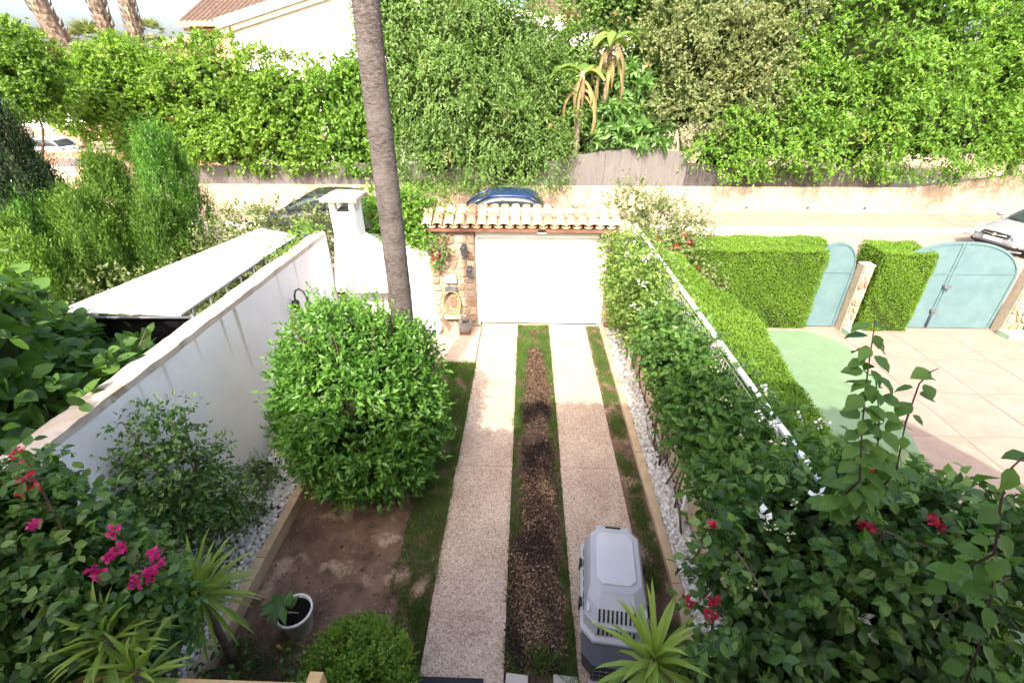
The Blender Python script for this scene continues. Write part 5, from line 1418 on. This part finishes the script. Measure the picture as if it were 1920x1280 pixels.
conifer('conifer', 'low bright conifer just above the white canopy', -10.0, 8.3, 2.5, .62, 136, n=560, tint=.6)
conifer('conifer', 'small dark conifer beside the flowering shrub next door', -7.9, 9.8, 2.5, .55, 137, n=520, tint=.22)
conifer('conifer', 'narrow dark green conifer tucked between the bright row and the broad one', -10.1, 9.3, 2.7, .5, 146, 'leaf_box', n=480, tint=.3)
conifer('conifer', 'slim lime conifer squeezed at the front of the row beside the vine', -8.9, 7.7, 2.3, .52, 147, n=480, tint=.72)
conifer('conifer', 'short golden sprayed conifer behind the large leaved vine', -7.6, 5.9, 2.5, .6, 138, n=380, tint=.85)
conifer('cypress', 'dark narrow cypress at the far left edge', -10.25, 9.6, 4.55, .55, 139, 'leaf_cypress', n=800, tint=.4, lean=(-.1, 0))

rsx = thing('flowering_shrub', 'greyish climbing rose shrub with scattered pale flowers beyond the white canopy', 'shrub', (-5.6, 10, 0))
lv = crown([(-6.2, 10.0, 1.75, .9, .6, .72), (-5.2, 10.0, 1.85, .9, .6, .72), (-4.5, 10.2, 1.95, .5, .5, .6), (-5.7, 9.7, 1.1, 1.2, .6, .7), (-6.8, 9.9, 1.3, .6, .5, .7)], 210, .2, 6, 6, .26, .075, .045, 141, inner=.35, tint=.4)
foliage(rsx, lv, 'diamond', 'leaf_olive')
flowers(rsx, [(-6.5 + .28 * i + rng.uniform(-.1, .1), 9.45 + rng.uniform(-.1, .15), 1.5 + rng.uniform(-.3, .7)) for i in range(9)], 'petal_white', 10, .04, .06, 142)
for i in range(6):
    p, q = limb((-5.6 + .1 * i, 10, 0), (-6.6 + .45 * i, 9.9, 2.1), .02, .006, 6, .1, 140 + i); MB().tube(p, q, 5).build('stem', 'bark', rsx)
lo = thing('low_shrub', 'low weedy shrub with tiny pale flowers along the left edge of the white canopy', 'shrub', (-6.8, 7.2, 0))
foliage(lo, crown([(-6.2, 8.2, 1.4, .6, .8, .6), (-6.9, 7.0, 1.5, .6, .8, .55), (-7.4, 6.2, 1.6, .5, .6, .5), (-6.6, 9.0, 1.2, .6, .6, .6)], 130, .2, 5, 6, .24, .07, .04, 143, inner=.4, tint=.35), 'diamond', 'leaf_olive')
flowers(lo, [(-6.6 + rng.uniform(-.6, .6), 7.3 + rng.uniform(-1, 1), 1.95 + rng.uniform(-.1, .15)) for i in range(8)], 'petal_cream', 8, .03, .07, 144)
for i in range(5): MB().tube([(-6.8, 7.2, 0), (-7.2 + .25 * i, 6.6 + .4 * i, 1.5)], [.02, .006], 5).build('stem', 'bark', lo)

# white canopy next door on its metal frame
cn = thing('shade_canopy', 'large white fabric canopy on a grey metal frame beyond the left wall', 'canopy', (-5, 6.6, 0))
A_, B_, C_, D_ = (-4.30, 5.12), (-5.80, 5.05), (-5.10, 8.75), (-4.27, 8.5)
nx, ny = 10, 16; V = []; Fq = []
for lay in (0, 1):
    for j in range(ny + 1):
        for i in range(nx + 1):
            s, t = i / nx, j / ny
            x = (A_[0] * (1 - s) + B_[0] * s) * (1 - t) + (D_[0] * (1 - s) + C_[0] * s) * t
            y = (A_[1] * (1 - s) + B_[1] * s) * (1 - t) + (D_[1] * (1 - s) + C_[1] * s) * t
            z = 2.42 - .05 * math.sin(math.pi * s) * abs(math.sin(math.pi * t * 3)) + .06 * s - .012 * lay
            V.append((x, y, z))
n_ = (nx + 1) * (ny + 1)
for lay in (0, 1):
    for j in range(ny):
        for i in range(nx):
            a = lay * n_ + j * (nx + 1) + i; Fq.append((a, a + 1, a + nx + 2, a + nx + 1))
link('canvas', fast_mesh('canvas', np.array(V), np.array(Fq), None, 'canvas', True), cn)
def rail(a, b, z, rd=.02, nm='frame_rail'): MB().tube([(a[0], a[1], z), (b[0], b[1], z)], rd, 6).build(nm, 'grey_metal', cn)
A2, D2 = (-4.12, 5.10), (-4.10, 8.45)
rail((-4.24, 5.10), (-4.22, 8.45), 2.45, .018); rail(A2, D2, 2.34, .018); rail(A2, B_, 2.40, .02); rail(B_, C_, 2.42); rail(C_, D2, 2.42)
for i in range(9):
    t0 = i / 9; t1 = (i + .5) / 9
    p0 = (A2[0] + (D2[0] - A2[0]) * t0, A2[1] + (D2[1] - A2[1]) * t0, 2.34); p1 = (A2[0] - .12 + (D2[0] - A2[0]) * t1, A2[1] + (D2[1] - A2[1]) * t1, 2.45)
    MB().tube([p0, p1], .012, 5).build('brace', 'grey_metal', cn)
for c in (A2, B_, C_, D2): MB().tube([(c[0], c[1], 0), (c[0], c[1], 2.45)], .03, 8).build('post', 'dark_metal', cn)
MB().box(-6.0, -4.16, 5.14, 5.17, 1.0, 2.37).build('front_sheet', 'matt_black', cn)  # near-black sheet put in for the dark opening under the canvas

# climber on the white wall behind the palm trunk
cb = thing('wall_climber', 'green climber tumbling over the white back wall on both sides of the palm trunk', 'climber', (-2.9, 10, 0))
lv = crown([(-3.05, 9.9, 2.45, .42, .35, .55), (-2.95, 9.8, 1.95, .3, .3, .45), (-2.2, 9.95, 2.5, .5, .4, .42), (-2.15, 9.75, 2.05, .22, .25, .35), (-2.6, 10.1, 2.3, .5, .4, .5)], 190, .14, 6, 6, .2, .075, .045, 151, inner=.3, tint=.55)
foliage(cb, lv, 'fold', 'leaf_bright')
for i in range(4): MB().tube([(-2.9 + .25 * i, 10, 0), (-3.05 + .3 * i, 9.95, 2.4)], [.02, .006], 5).build('stem', 'bark', cb)
wt = thing('wall_climber', 'trailing weed growing along the wall coping beside the chimney', 'climber', (-4.0, 8, 2.4))
foliage(wt, crown([(-4.05, 8.2, 2.5, .12, .5, .12), (-4.05, 7.4, 2.48, .1, .4, .1)], 40, .08, 4, 5, .14, .05, .03, 152, inner=.1), 'diamond', 'leaf_bright')
MB().tube([(-4.03, 6.9, 2.48), (-4.05, 8.0, 2.5), (-4.05, 8.6, 2.55)], .008, 5).build('stem', 'stem', wt)

# shrub with pink flowers by the end of the tiled canopy
pb = thing('flowering_shrub', 'loose olive shrub with pink flowers between the tiled canopy and the wide hedge', 'shrub', (2.7, 10.4, 0))
lv = crown([(2.3, 10.5, 2.55, .5, .45, .50), (2.9, 10.4, 2.2, .5, .45, .55), (3.2, 10.1, 1.9, .5, .4, .4), (2.4, 10.1, 1.9, .4, .4, .5), (3.6, 10.4, 2.1, .5, .35, .22)], 150, .2, 5, 6, .3, .07, .042, 161, shell=.5, inner=.2, tint=.5)
foliage(pb, lv, 'diamond', 'leaf_olive')
for i, t in enumerate(((2.2, 10.6, 3.1), (2.9, 10.5, 2.9), (3.6, 10.3, 2.3), (4.1, 10.35, 2.1), (1.9, 10.5, 2.8))):
    p, q = limb((2.7, 10.4, 0), t, .02, .004, 6, .1, 160 + i); MB().tube(p, q, 5).build('stem', 'bark', pb)
flowers(pb, [(2.55, 9.7, 1.75), (2.7, 9.6, 1.7), (2.85, 9.7, 1.8), (3.0, 9.6, 1.65), (3.15, 9.7, 1.85), (3.3, 9.65, 1.75), (2.75, 9.75, 2.0), (3.45, 9.8, 1.95), (3.05, 9.5, 1.95), (2.45, 9.8, 1.95), (3.3, 9.75, 2.1)], 'petal_red', 18, .05, .08, 162)
blo = thing('flowering_shrub', 'small reddish flowering bush against the left end of the wide hedge block', 'shrub', (3.4, 9.5, 0))
foliage(blo, crown([(3.55, 9.5, 1.45, .35, .25, .4), (3.8, 9.5, 1.1, .3, .22, .35)], 40, .12, 5, 5, .18, .06, .035, 163, inner=.2), 'diamond', 'leaf_olive')
flowers(blo, [(3.5, 9.25, 1.6), (3.75, 9.25, 1.3), (3.6, 9.22, 1.45)], 'petal_red', 10, .045, .06, 164)

# vines on the fence
vf = thing('flowering_vine', 'sunlit yellow green jasmine with white flowers covering the far half of the fence', 'climber', (2.2, 7.6, 0))
lobesA = [(1.92, 9.25, 1.75, .30, .45, .65), (2.0, 8.5, 1.85, .32, .5, .55), (1.98, 7.7, 1.75, .33, .5, .62), (2.02, 6.9, 1.8, .33, .5, .60), (2.05, 6.15, 1.85, .33, .45, .52), (2.12, 8.3, 2.25, .28, .45, .22), (2.12, 7.2, 2.25, .28, .5, .22), (1.9, 8.9, 1.05, .25, .45, .5), (1.95, 8.0, 1.15, .25, .45, .45), (2.05, 7.1, 1.25, .22, .45, .4)]
lv = crown(lobesA, 420, .14, 5, 6, .2, .07, .036, 171, shell=.7, inner=.25, tint=.58, cvar=.2, droop=.3)
foliage(vf, lv, 'fold', 'leaf_jasmine')
cA = [(1.72 + rng.uniform(-.08, .2), y, z) for y, z in ((9.3, 2.25), (9.0, 1.9), (8.6, 2.3), (8.3, 1.6), (7.9, 2.3), (7.6, 2.0), (7.2, 2.35), (6.9, 1.8), (6.5, 2.35), (6.2, 2.1), (9.2, 1.2), (7.4, 1.4))]
flowers(vf, cA, 'petal_white', 12, .04, .09, 172)
flowers(vf, [(1.9, 7.45, 2.42), (1.95, 7.35, 2.44), (2.0, 7.5, 2.43)], 'petal_white', 14, .045, .06, 173)
for i in range(10):
    y0 = 6.0 + .36 * i
    p, q = limb((2.1, y0, 0), (2.08, y0 + rng.uniform(-.3, .3), 2.2), .014, .006, 6, .08, 170 + i); MB().tube(p, q, 5).build('stem', 'bark', vf)
vb = thing('flowering_vine', 'shaded deep green jasmine with cream buds covering the near half of the fence', 'climber', (2.2, 4.2, 0))
lobesB = [(1.98, 5.5, 1.85, .28, .5, .48), (2.0, 4.8, 1.88, .28, .5, .48), (2.02, 4.1, 1.9, .30, .5, .48), (2.1, 3.4, 1.92, .36, .5, .48), (2.1, 4.9, 1.3, .16, .6, .35), (2.12, 3.9, 1.35, .2, .6, .4), (2.25, 2.8, 1.95, .46, .5, .5), (2.2, 3.1, 1.4, .3, .5, .5)]
lv = crown(lobesB, 330, .15, 5, 6, .2, .085, .046, 175, shell=.65, inner=.3, tint=.42, cvar=.17, droop=.25, flat=.7)
near, rest = split_near(lv, 200)
leaf_objects(vb, near, 'ovate', 'leaf_vine'); foliage(vb, rest, 'ovate', 'leaf_vine')
cB = [(1.85 + rng.uniform(-.15, .3), y, z) for y, z in ((5.7, 2.4), (5.2, 2.3), (4.9, 2.1), (4.6, 2.45), (4.3, 2.2), (4.0, 2.5), (3.7, 2.3), (3.4, 2.55), (3.2, 2.3), (2.9, 2.5), (5.4, 1.8), (4.5, 1.8))]
flowers(vb, cB, 'petal_cream', 10, .03, .08, 176)
flowers(vb, [(1.95, 3.15, 2.55), (2.0, 3.05, 2.55), (2.3, 3.2, 2.5), (2.45, 3.1, 2.52), (2.2, 3.6, 2.52)], 'petal_white', 12, .03, .05, 177)
for i in range(8):
    y0 = 2.8 + .4 * i
    p, q = limb((2.0, y0, 0), (2.05, y0 + rng.uniform(-.3, .3), 2.2), .016, .006, 6, .1, 180 + i); MB().tube(p, q, 5).build('stem', 'bark', vb)

# big shrub in the right foreground
br = bougainvillea('bougainvillea', 'dense dark leafy bougainvillea with a few deep red flowers at the lower right',
                   [(1.74, 2.15, 2.35, .40, .38, .38), (2.1, 2.1, 2.45, .50, .40, .40), (2.65, 2.1, 2.35, .5, .42, .42), (1.55, 1.75, 1.95, .34, .36, .40), (2.0, 1.75, 2.05, .55, .4, .42), (2.55, 1.7, 1.95, .5, .4, .42), (1.62, 1.55, 1.5, .34, .36, .45), (2.1, 1.45, 1.6, .55, .4, .45), (2.5, 1.45, 1.5, .4, .4, .45), (1.8, 1.7, 1.0, .4, .4, .5), (2.95, 2.0, 2.45, .3, .3, .3)], 420, 191, 300, (2.0, 1.8, 0),
                   [(1.5, 2.1, 2.5), (2.0, 2.1, 2.8), (2.7, 2.1, 2.7), (1.4, 1.6, 2.0), (2.5, 1.6, 2.2), (1.9, 1.5, 2.1), (2.3, 1.8, 2.6)], L=.070, W=.046, tint=.38)
flowers(br, [(1.14, 1.95, 2.66), (1.92, 1.83, 2.82), (1.95, 1.86, 2.80), (2.29, 1.87, 2.85), (2.33, 1.85, 2.83), (2.07, 1.7, 2.56), (1.12, 1.68, 2.35), (1.10, 1.62, 2.30), (2.05, 2.1, 2.95), (1.0, 1.72, 2.28)], 'petal_red', 16, .036, .03, 192)
flowers(br, [(1.88, 1.63, 2.35), (1.92, 1.6, 2.34), (2.04, 1.57, 2.24), (1.98, 1.57, 2.25), (1.42, 1.95, 2.75), (1.70, 1.99, 2.88), (1.74, 1.97, 2.86)], 'petal_white', 8, .045, .035, 193)
for i, (a, b, c) in enumerate((((1.55, 1.85, 2.35), (1.75, 1.75, 2.45), (2.05, 1.5, 2.15)), ((1.3, 1.9, 2.5), (1.5, 1.6, 2.3), (1.6, 1.35, 1.9)), ((2.0, 1.9, 2.75), (2.3, 1.8, 2.7), (2.75, 1.55, 2.35)), ((1.75, 1.6, 2.3), (1.95, 1.72, 2.45), (2.1, 1.9, 2.7)))):
    MB().tube([a, b, c], [.006, .008, .006], 5).build('stem', 'bark', br)

for i in range(9):
    c = Vector((rng.uniform(1.5, 2.7), rng.uniform(1.5, 2.1), rng.uniform(2.2, 2.7))); d = Vector((rng.uniform(-.3, .3), rng.uniform(-.35, .1), rng.uniform(-.05, .25)))
    MB().tube([tuple(c - d * .6), tuple(c), tuple(c + d * .7 + Vector((0, 0, .05)))], [.005, .004, .002], 5).build('twig', 'bark', br)
flowers(br, [(1.45, 1.9, 2.72), (1.55, 1.85, 2.70), (1.62, 2.0, 2.8), (1.35, 1.75, 2.4), (2.2, 1.8, 2.6)], 'petal_cream', 9, .018, .035, 194)

# tall shoots with heart shaped leaves rising above it
def shoot(name, label, pts, seed, L=.105, W=.088, gap=.021, start=.12):
    r = thing(name, label, 'plant', pts[0])
    rg = random.Random(seed)
    P = [Vector(p) for p in pts]
    MB().tube([tuple(p) for p in P], [.0055 - .003 * i / (len(P) - 1) for i in range(len(P))], 6).build('stem', 'dark_stem', r)
    lv = dict(P=[], D=[], N=[], L=[], W=[], T=[])
    tot = 0; side = rg.uniform(0, 6.28)
    for a, b in zip(P[:-1], P[1:]):
        n_ = max(1, int((b - a).length / gap))
        for k in range(n_):
            p = a.lerp(b, (k + .5) / n_); tot += 1
            if tot * gap < start: continue
            side += 2.3 + rg.uniform(-.3, .3)
            d = Vector((math.cos(side), math.sin(side) * .8, rg.uniform(-.95, -.1))).normalized()
            lv['P'].append(tuple(p + d * .018)); lv['D'].append(tuple(d)); lv['N'].append((rg.uniform(-.4, .4), rg.uniform(-.6, .1), 1)); s = rg.uniform(.65, 1.15)
            lv['L'].append(L * s); lv['W'].append(W * s * .85); lv['T'].append(rg.uniform(.2, .9))
    lv = {k: np.array(v, dtype=float) for k, v in lv.items()}
    leaf_objects(r, lv, 'ovate', 'leaf_vine')
    return r
shoot('climbing_shoot', 'tallest upright shoot with drooping heart shaped leaves above the right shrub', [(1.72, 2.02, 2.5), (1.58, 1.65, 3.35), (1.585, 1.77, 3.57), (1.61, 1.9, 3.79), (1.64, 2.02, 4.01)], 3, start=.55)
shoot('climbing_shoot', 'shorter shoot standing close beside the tallest one above the right shrub', [(1.85, 2.0, 2.5), (1.65, 1.66, 3.38), (1.665, 1.8, 3.62), (1.64, 1.90, 3.80)], 4, start=.52)
shoot('climbing_shoot', 'shoot leaning to the right with a tuft of leaves at its tip', [(2.0, 2.02, 2.5), (1.75, 1.68, 3.4), (1.79, 1.79, 3.59), (1.85, 1.88, 3.75), (1.90, 1.905, 3.80), (1.94, 1.92, 3.81)], 5, L=.085, start=.62, gap=.028)
shoot('climbing_shoot', 'dark arching shoot with broad leaves at the right edge of the picture', [(2.35, 1.75, 2.4), (1.80, 1.22, 3.42), (1.73, 1.25, 3.66), (1.76, 1.31, 3.76), (1.81, 1.335, 3.8), (1.95, 1.36, 3.78)], 6, L=.10, W=.09, gap=.042, start=.5)
shoot('climbing_shoot', 'low arching shoot with broad leaves in the lower right corner', [(2.3, 1.3, 2.2), (2.1, 1.3, 2.9), (1.95, 1.3, 3.25), (1.85, 1.25, 3.35)], 7, L=.095, W=.09, gap=.06, start=.15)

# cycads next door
def cycad(name, label, x, y, z, n, L, seed):
    r = thing(name, label, 'cycad', (x, y, 0)); rg = random.Random(seed)
    MB().lathe([(.16, 0), (.17, z * .5), (.13, z), (.05, z + .08)], x, y, 12).build('trunk', 'trunk_shag', r)
    for i in range(n):
        a = 6.283 * i / n * 2.618 + rg.uniform(-.2, .2); e = rg.uniform(.25, 1.15)
        lv = dict(P=[], D=[], N=[], L=[], W=[], T=[]); k = 22; mid = []
        for j in range(k + 1):
            t = j / k; rr = L * t * math.cos(e) * (1 + .1 * t); zz = z + L * (t * math.sin(e) - .38 * t * t)
            mid.append(Vector((x + rr * math.cos(a), y + rr * math.sin(a), zz)))
        tt = rg.random()
        for j in range(3, k):
            d = (mid[j + 1] - mid[j]).normalized(); s = d.cross(Vector((0, 0, 1))).normalized(); up = s.cross(d)
            for sg in (-1, 1):
                lv['P'].append(tuple(mid[j])); lv['D'].append(tuple(d * .55 + s * sg + up * .35)); lv['N'].append(tuple(up)); lv['L'].append(.19 * math.sin(math.pi * (.12 + .85 * j / k)) ** .6); lv['W'].append(.022); lv['T'].append(min(.99, max(.01, tt + rg.uniform(-.1, .1))))
        lv = {q: np.array(v) for q, v in lv.items()}
        o = link('frond', leaves_mesh('frond', lv, 'diamond', 'leaf_cycad'), r)
        MB().tube([tuple(m_) for m_ in mid[::3]], .008, 4).build('frond_rib', 'stem', o)
cycad('cycad', 'sago palm with stiff feathery fronds on the green painted ground beyond the right shrub', 4.25, 3.85, .75, 26, .95, 1)
cycad('cycad', 'second sago palm with greyer fronds, closer to the right edge', 5.0, 3.2, .6, 22, .9, 2)
# low plant masses under the hedge end
lp = thing('low_shrub', 'dark weedy shrub growing where the long clipped hedge meets the sago palms', 'shrub', (3.2, 3.2, 0))
foliage(lp, crown([(3.3, 3.1, 1.2, .6, .7, .6), (3.0, 2.5, 1.5, .6, .5, .5), (3.6, 2.6, .9, .6, .6, .6)], 90, .15, 5, 6, .2, .07, .035, 201, inner=.4, tint=.35), 'fold', 'leaf_hedge')
for i in range(4): MB().tube([(3.2, 3.0, 0), (2.9 + .25 * i, 2.9, 1.3)], [.02, .008], 5).build('stem', 'bark', lp)

# yuccas
def yucca(name, label, x, y, z, n, L, W, seed, tint=.5, tl=(0, 0)):
    r = thing(name, label, 'yucca', (x, y, 0)); rng = np.random.default_rng(seed)
    MB().tube([(x - .03 + tl[0], y + tl[1], 0), (x - .01, y, z * .6), (x, y, z)], [.036, .032, .028], 9).build('trunk', 'bark', r)
    i = np.arange(n); a = i * 2.39996 + rng.normal(0, .12, n); e = np.linspace(-.85, 1.35, n) + rng.normal(0, .1, n)
    D = np.stack([np.cos(a) * np.cos(e), np.sin(a) * np.cos(e), np.sin(e)], 1)
    P = np.array([x, y, z]) + D * .03 + np.array([0, 0, .0]) - np.stack([0 * a, 0 * a, .12 * (1.35 - e) / 1.9], 1)
    leaf_objects(r, dict(P=P, D=D, N=np.tile([0., 0, 1.], (n, 1)) + rng.normal(0, .12, (n, 3)), L=L * rng.uniform(.8, 1.15, n), W=np.full(n, W) * rng.uniform(.85, 1.15, n), T=np.clip(tint + .28 * np.sin(e) + rng.normal(0, .12, n), .01, .99)), 'sword', 'leaf_yucca')
yucca('yucca', 'pale yellow green yucca in front of the pebble edging, right of the bougainvillea', -2.68, 2.30, 1.30, 64, .46, .036, 1, .72)
yucca('yucca', 'larger spiky yucca at the lower left under the magenta flowers', -2.42, 1.46, 2.16, 50, .30, .028, 2, .55)
yucca('yucca', 'second head of spiky yucca low down at the left, tucked under the larger one', -2.25, 1.38, 1.98, 38, .28, .028, 4, .45)
yucca('yucca', 'bright spiky yucca standing in front of the pet carrier', .86, 1.66, 1.76, 48, .40, .040, 3, .60)

# dark round shrub at the bottom and small tufts
ds = thing('round_shrub', 'small dark clipped round shrub at the bottom left of the paths', 'shrub', (-1.5, 2.15, 0))
foliage(ds, crown([(-1.42, 2.12, .38, .40, .38, .38)], 240, .08, 7, 6, .10, .036, .018, 211, inner=.5, shell=.9, tint=.42, up=.4), 'diamond', 'leaf_hedge')
MB().tube([(-1.5, 2.15, 0), (-1.5, 2.15, .3)], [.03, .02], 6).build('trunk', 'bark', ds)
gc = thing('ground_cover', None, None, (-2.4, 1.8, 0)); gc['kind'] = 'stuff'
foliage(gc, crown([(-2.2, 1.85, .05, .6, .45, .28), (-2.9, 1.9, .1, .5, .5, .45), (-2.6, 1.5, .3, .9, .4, .5)], 130, .12, 5, 5, .14, .055, .035, 212, inner=.3, tint=.4, zmin=0), 'fold', 'leaf_dark')
gt = thing('grass_clump', 'tuft of long grass at the near end of the bark strip', 'grass clump', (.2, 2.35, 0))
k = 130; a = rng.uniform(0, 6.28, k); e = rng.uniform(.5, 1.45, k)
link('blades', leaves_mesh('blades', dict(P=np.stack([.2 + rng.normal(0, .10, k), 2.45 + rng.normal(0, .05, k), np.full(k, .01)], 1), D=np.stack([np.cos(a) * np.cos(e), np.sin(a) * np.cos(e), np.sin(e)], 1), N=rnd_unit(rng, k), L=rng.uniform(.15, .32, k), W=np.full(k, .01), T=rng.uniform(.2, .8, k)), 'blade', 'grass'), gt)['kind'] = 'stuff'
# leafless climber stems on the fence side
bs = thing('bare_shrub', 'thin leafless twigs rising from the pebbles against the fence plinth', 'shrub', (2.1, 5.4, 0))
for i in range(16):
    y0 = 5.3 + rng.uniform(-.25, .25)
    p, q = limb((2.05 + rng.uniform(-.06, .06), y0, .05), (2.0 + rng.uniform(-.2, .15), y0 + rng.uniform(-.55, .55), rng.uniform(.5, 1.2)), .008, .002, 5, .18, 220 + i)
    MB().tube(p, q, 4).build('twig', 'bark', bs)

# pot with a young plant
pp = thing('plant_pot', 'pale weathered plant pot holding a young broad leaved plant', 'plant pot', (-2.28, 2.72, 0))
pm_ = MB().lathe([(.105, .0), (.12, .02), (.165, .30), (.178, .305), (.178, .335), (.160, .335), (.152, .28), (.10, .05)], -2.28, 2.72, 26, False)
pm_.build('pot_body', 'pot', pp)
MB().lathe([(.001, .302), (.08, .306), (.156, .296)], -2.28, 2.72, 20, False).build('potting_soil', 'matt_black', pp)
MB().tube([(-2.30, 2.70, .26), (-2.36, 2.68, .42), (-2.42, 2.66, .5)], [.008, .006, .004], 6).build('stem', 'stem', pp)
n_ = 11; a = np.linspace(1.2, 5.2, n_)
leaf_objects(pp, dict(P=np.stack([-2.36 + .05 * np.cos(a), 2.70 + .05 * np.sin(a), np.linspace(.30, .5, n_)], 1), D=np.stack([np.cos(a), np.sin(a) * .8, rng.uniform(-.2, .6, n_)], 1), N=np.tile([0., 0, 1.], (n_, 1)), L=rng.uniform(.14, .22, n_), W=rng.uniform(.07, .10, n_), T=rng.uniform(.2, .7, n_)), 'ovate', 'leaf_dark')
MB().tube([(-2.20, 2.74, .25), (-2.30, 2.66, .40)], .004, 5).build('plant_stake', 'timber', pp)
pg = thing('wooden_peg', 'small wooden peg stuck in the soil in front of the plant pot', 'peg', (-2.36, 2.50, 0))
MB().tube([(-2.36, 2.50, 0), (-2.37, 2.47, .16)], [.010, .014], 6).build('peg', 'timber', pg)

# pet carrier
def ring8(w_, l_, c, z, yo=0):
    a, b = w_ / 2, l_ / 2
    return [(-a + c, -b + yo, z), (a - c, -b + yo, z), (a, -b + c + yo, z), (a, b - c + yo, z), (a - c, b + yo, z), (-a + c, b + yo, z), (-a, b - c + yo, z), (-a, -b + c + yo, z)]
def ringloft(rings, name, mat, root, bevel=.012, capb=True, capt=True):
    m_ = MB(); vs = [p for r_ in rings for p in r_]; k = len(rings)
    fs = [(i * 8 + j, i * 8 + (j + 1) % 8, (i + 1) * 8 + (j + 1) % 8, (i + 1) * 8 + j) for i in range(k - 1) for j in range(8)]
    if capb: fs.append(tuple(range(8))[::-1])
    if capt: fs.append(tuple((k - 1) * 8 + j for j in range(8)))
    m_.add(vs, fs)
    return m_.build(name, mat, root, bevel, True, 3)
pc = thing('pet_carrier', 'large grey plastic pet carrier with vent slots standing on the right path', 'pet carrier', (.955, 3.05, .035), R(-6))
ringloft([ring8(.56, 1.22, .09, .004, -.10), ring8(.60, 1.30, .10, .05, -.10), ring8(.625, 1.34, .11, .28, -.10), ring8(.65, 1.36, .11, .30, -.10)], 'base_tray', 'base_dark', pc)
ringloft([ring8(.665, 1.15, .12, .295), ring8(.675, 1.16, .12, .31), ring8(.665, 1.15, .12, .335), ring8(.60, 1.06, .11, .35)], 'flange', 'shell_grey', pc, .006)
ringloft([ring8(.61, 1.07, .11, .345), ring8(.60, 1.04, .115, .455, .005), ring8(.612, 1.05, .115, .468, .005), ring8(.598, 1.02, .115, .482, .012), ring8(.56, .90, .11, .575, .05), ring8(.51, .76, .10, .638, .095), ring8(.49, .73, .10, .650, .095)], 'upper_shell', 'shell_grey', pc, .010)
ringloft([ring8(.39, .60, .06, .647, .10), ring8(.385, .595, .06, .664, .10), ring8(.36, .57, .06, .668, .10)], 'roof_panel', 'shell_light', pc, .006)
MB().box(-.19, .19, .44, .555, .50, .585).build('rear_hump', 'shell_grey', pc, .015, True)
MB().box(-.085, .085, .50, .545, .575, .590).build('handle_slot', 'black', pc, .003, True)
for i in range(9):        # two rows of vents in the sloping front
    x = -.165 + .041 * i
    MB().add([(x - .009, -.470, .50), (x + .009, -.470, .50), (x + .009, -.390, .572), (x - .009, -.390, .572), (x - .009, -.4865, .50), (x + .009, -.4865, .50), (x + .009, -.4085, .572), (x - .009, -.4085, .572)],
             [(0, 1, 2, 3), (7, 6, 5, 4), (0, 4, 5, 1), (1, 5, 6, 2), (2, 6, 7, 3), (3, 7, 4, 0)]).build('vent_slot', 'black', pc, 0, True)
    MB().add([(x - .009, -.52, .375), (x + .009, -.52, .375), (x + .009, -.505, .445), (x - .009, -.505, .445), (x - .009, -.535, .375), (x + .009, -.535, .375), (x + .009, -.5195, .445), (x - .009, -.5195, .445)],
             [(0, 1, 2, 3), (7, 6, 5, 4), (0, 4, 5, 1), (1, 5, 6, 2), (2, 6, 7, 3), (3, 7, 4, 0)]).build('vent_slot', 'black', pc, 0, True)
for s in (-1, 1):
    for y in (-.22, .22):
        MB().box(s * .335 - .015, s * .335 + .015, y - .04, y + .04, .27, .38).build('side_clip', 'black', pc, .005, True)
    for i in range(6):
        y = -.30 + .12 * i
        MB().box(s * .303 - .006, s * .303 + .006, y - .03, y + .03, .40, .425).build('side_vent', 'black', pc, 0, True)
    MB().box(s * .27 - .012, s * .27 + .012, -.42, .42, .535, .548).build('shell_rib', 'shell_light', pc, .004, True)
dr = MB().box(-.22, .22, -.776, -.764, .05, .27).build('door', 'black', pc, .004, True)  # black panel stands in for the dark opening behind the bars
for i in range(8):
    x = -.2 + .057 * i
    MB().tube([(x, -.782, .055), (x, -.782, .265)], .0045, 5).build('door_bar', 'grey_metal', dr, 0, True)
for z in (.10, .17, .24): MB().tube([(-.21, -.786, z), (.21, -.786, z)], .0045, 5).build('door_bar', 'grey_metal', dr, 0, True)
MB().box(-.23, .23, -.80, -.75, .006, .045).build('door_sill', 'shell_grey', pc, .006, True)

# doormat, stepping stones, timber rail at the bottom edge
dm = thing('doormat', 'dark blue grey doormat at the near end of the left path', 'doormat', (-.66, 2.1, .035))
MB().box(-.985, -.34, 1.85, 2.30, .035, .052).build('mat', 'mat_fibre', dm, .005)
for i, (x0, x1, lab) in enumerate(((-.15, .07, 'pale stepping stone at the near end of the bark strip, next to the doormat'), (.30, .54, 'pale stepping stone at the near end of the bark strip, next to the carrier'))):
    s_ = thing('stepping_stone', lab, 'stone', ((x0 + x1) / 2, 2.2, 0))
    MB().prism([(x0, 2.0), (x1, 1.98), (x1 + .01, 2.34), (x0 + .02, 2.36)], 0, .05, 'z').build('slab', 'kerb', s_, .008)
tr = thing('timber_rail', 'yellowish timber fence rail with a square post along the bottom edge', 'fence', (-1.9, 1.42, 0))
MB().box(-2.75, -1.28, 1.36, 1.43, 1.71, 1.80).build('rail', 'timber', tr, .005)
MB().box(-1.275, -1.19, 1.38, 1.465, 0, 1.86).build('post', 'timber', tr, .005)
MB().box(-2.75, -2.66, 1.36, 1.43, 0, 1.66).build('post', 'timber', tr, .005)
for x in (-2.4, -2.0, -1.6): MB().box(x, x + .09, 1.34, 1.358, .1, 1.66).build('board', 'timber', tr, .003)
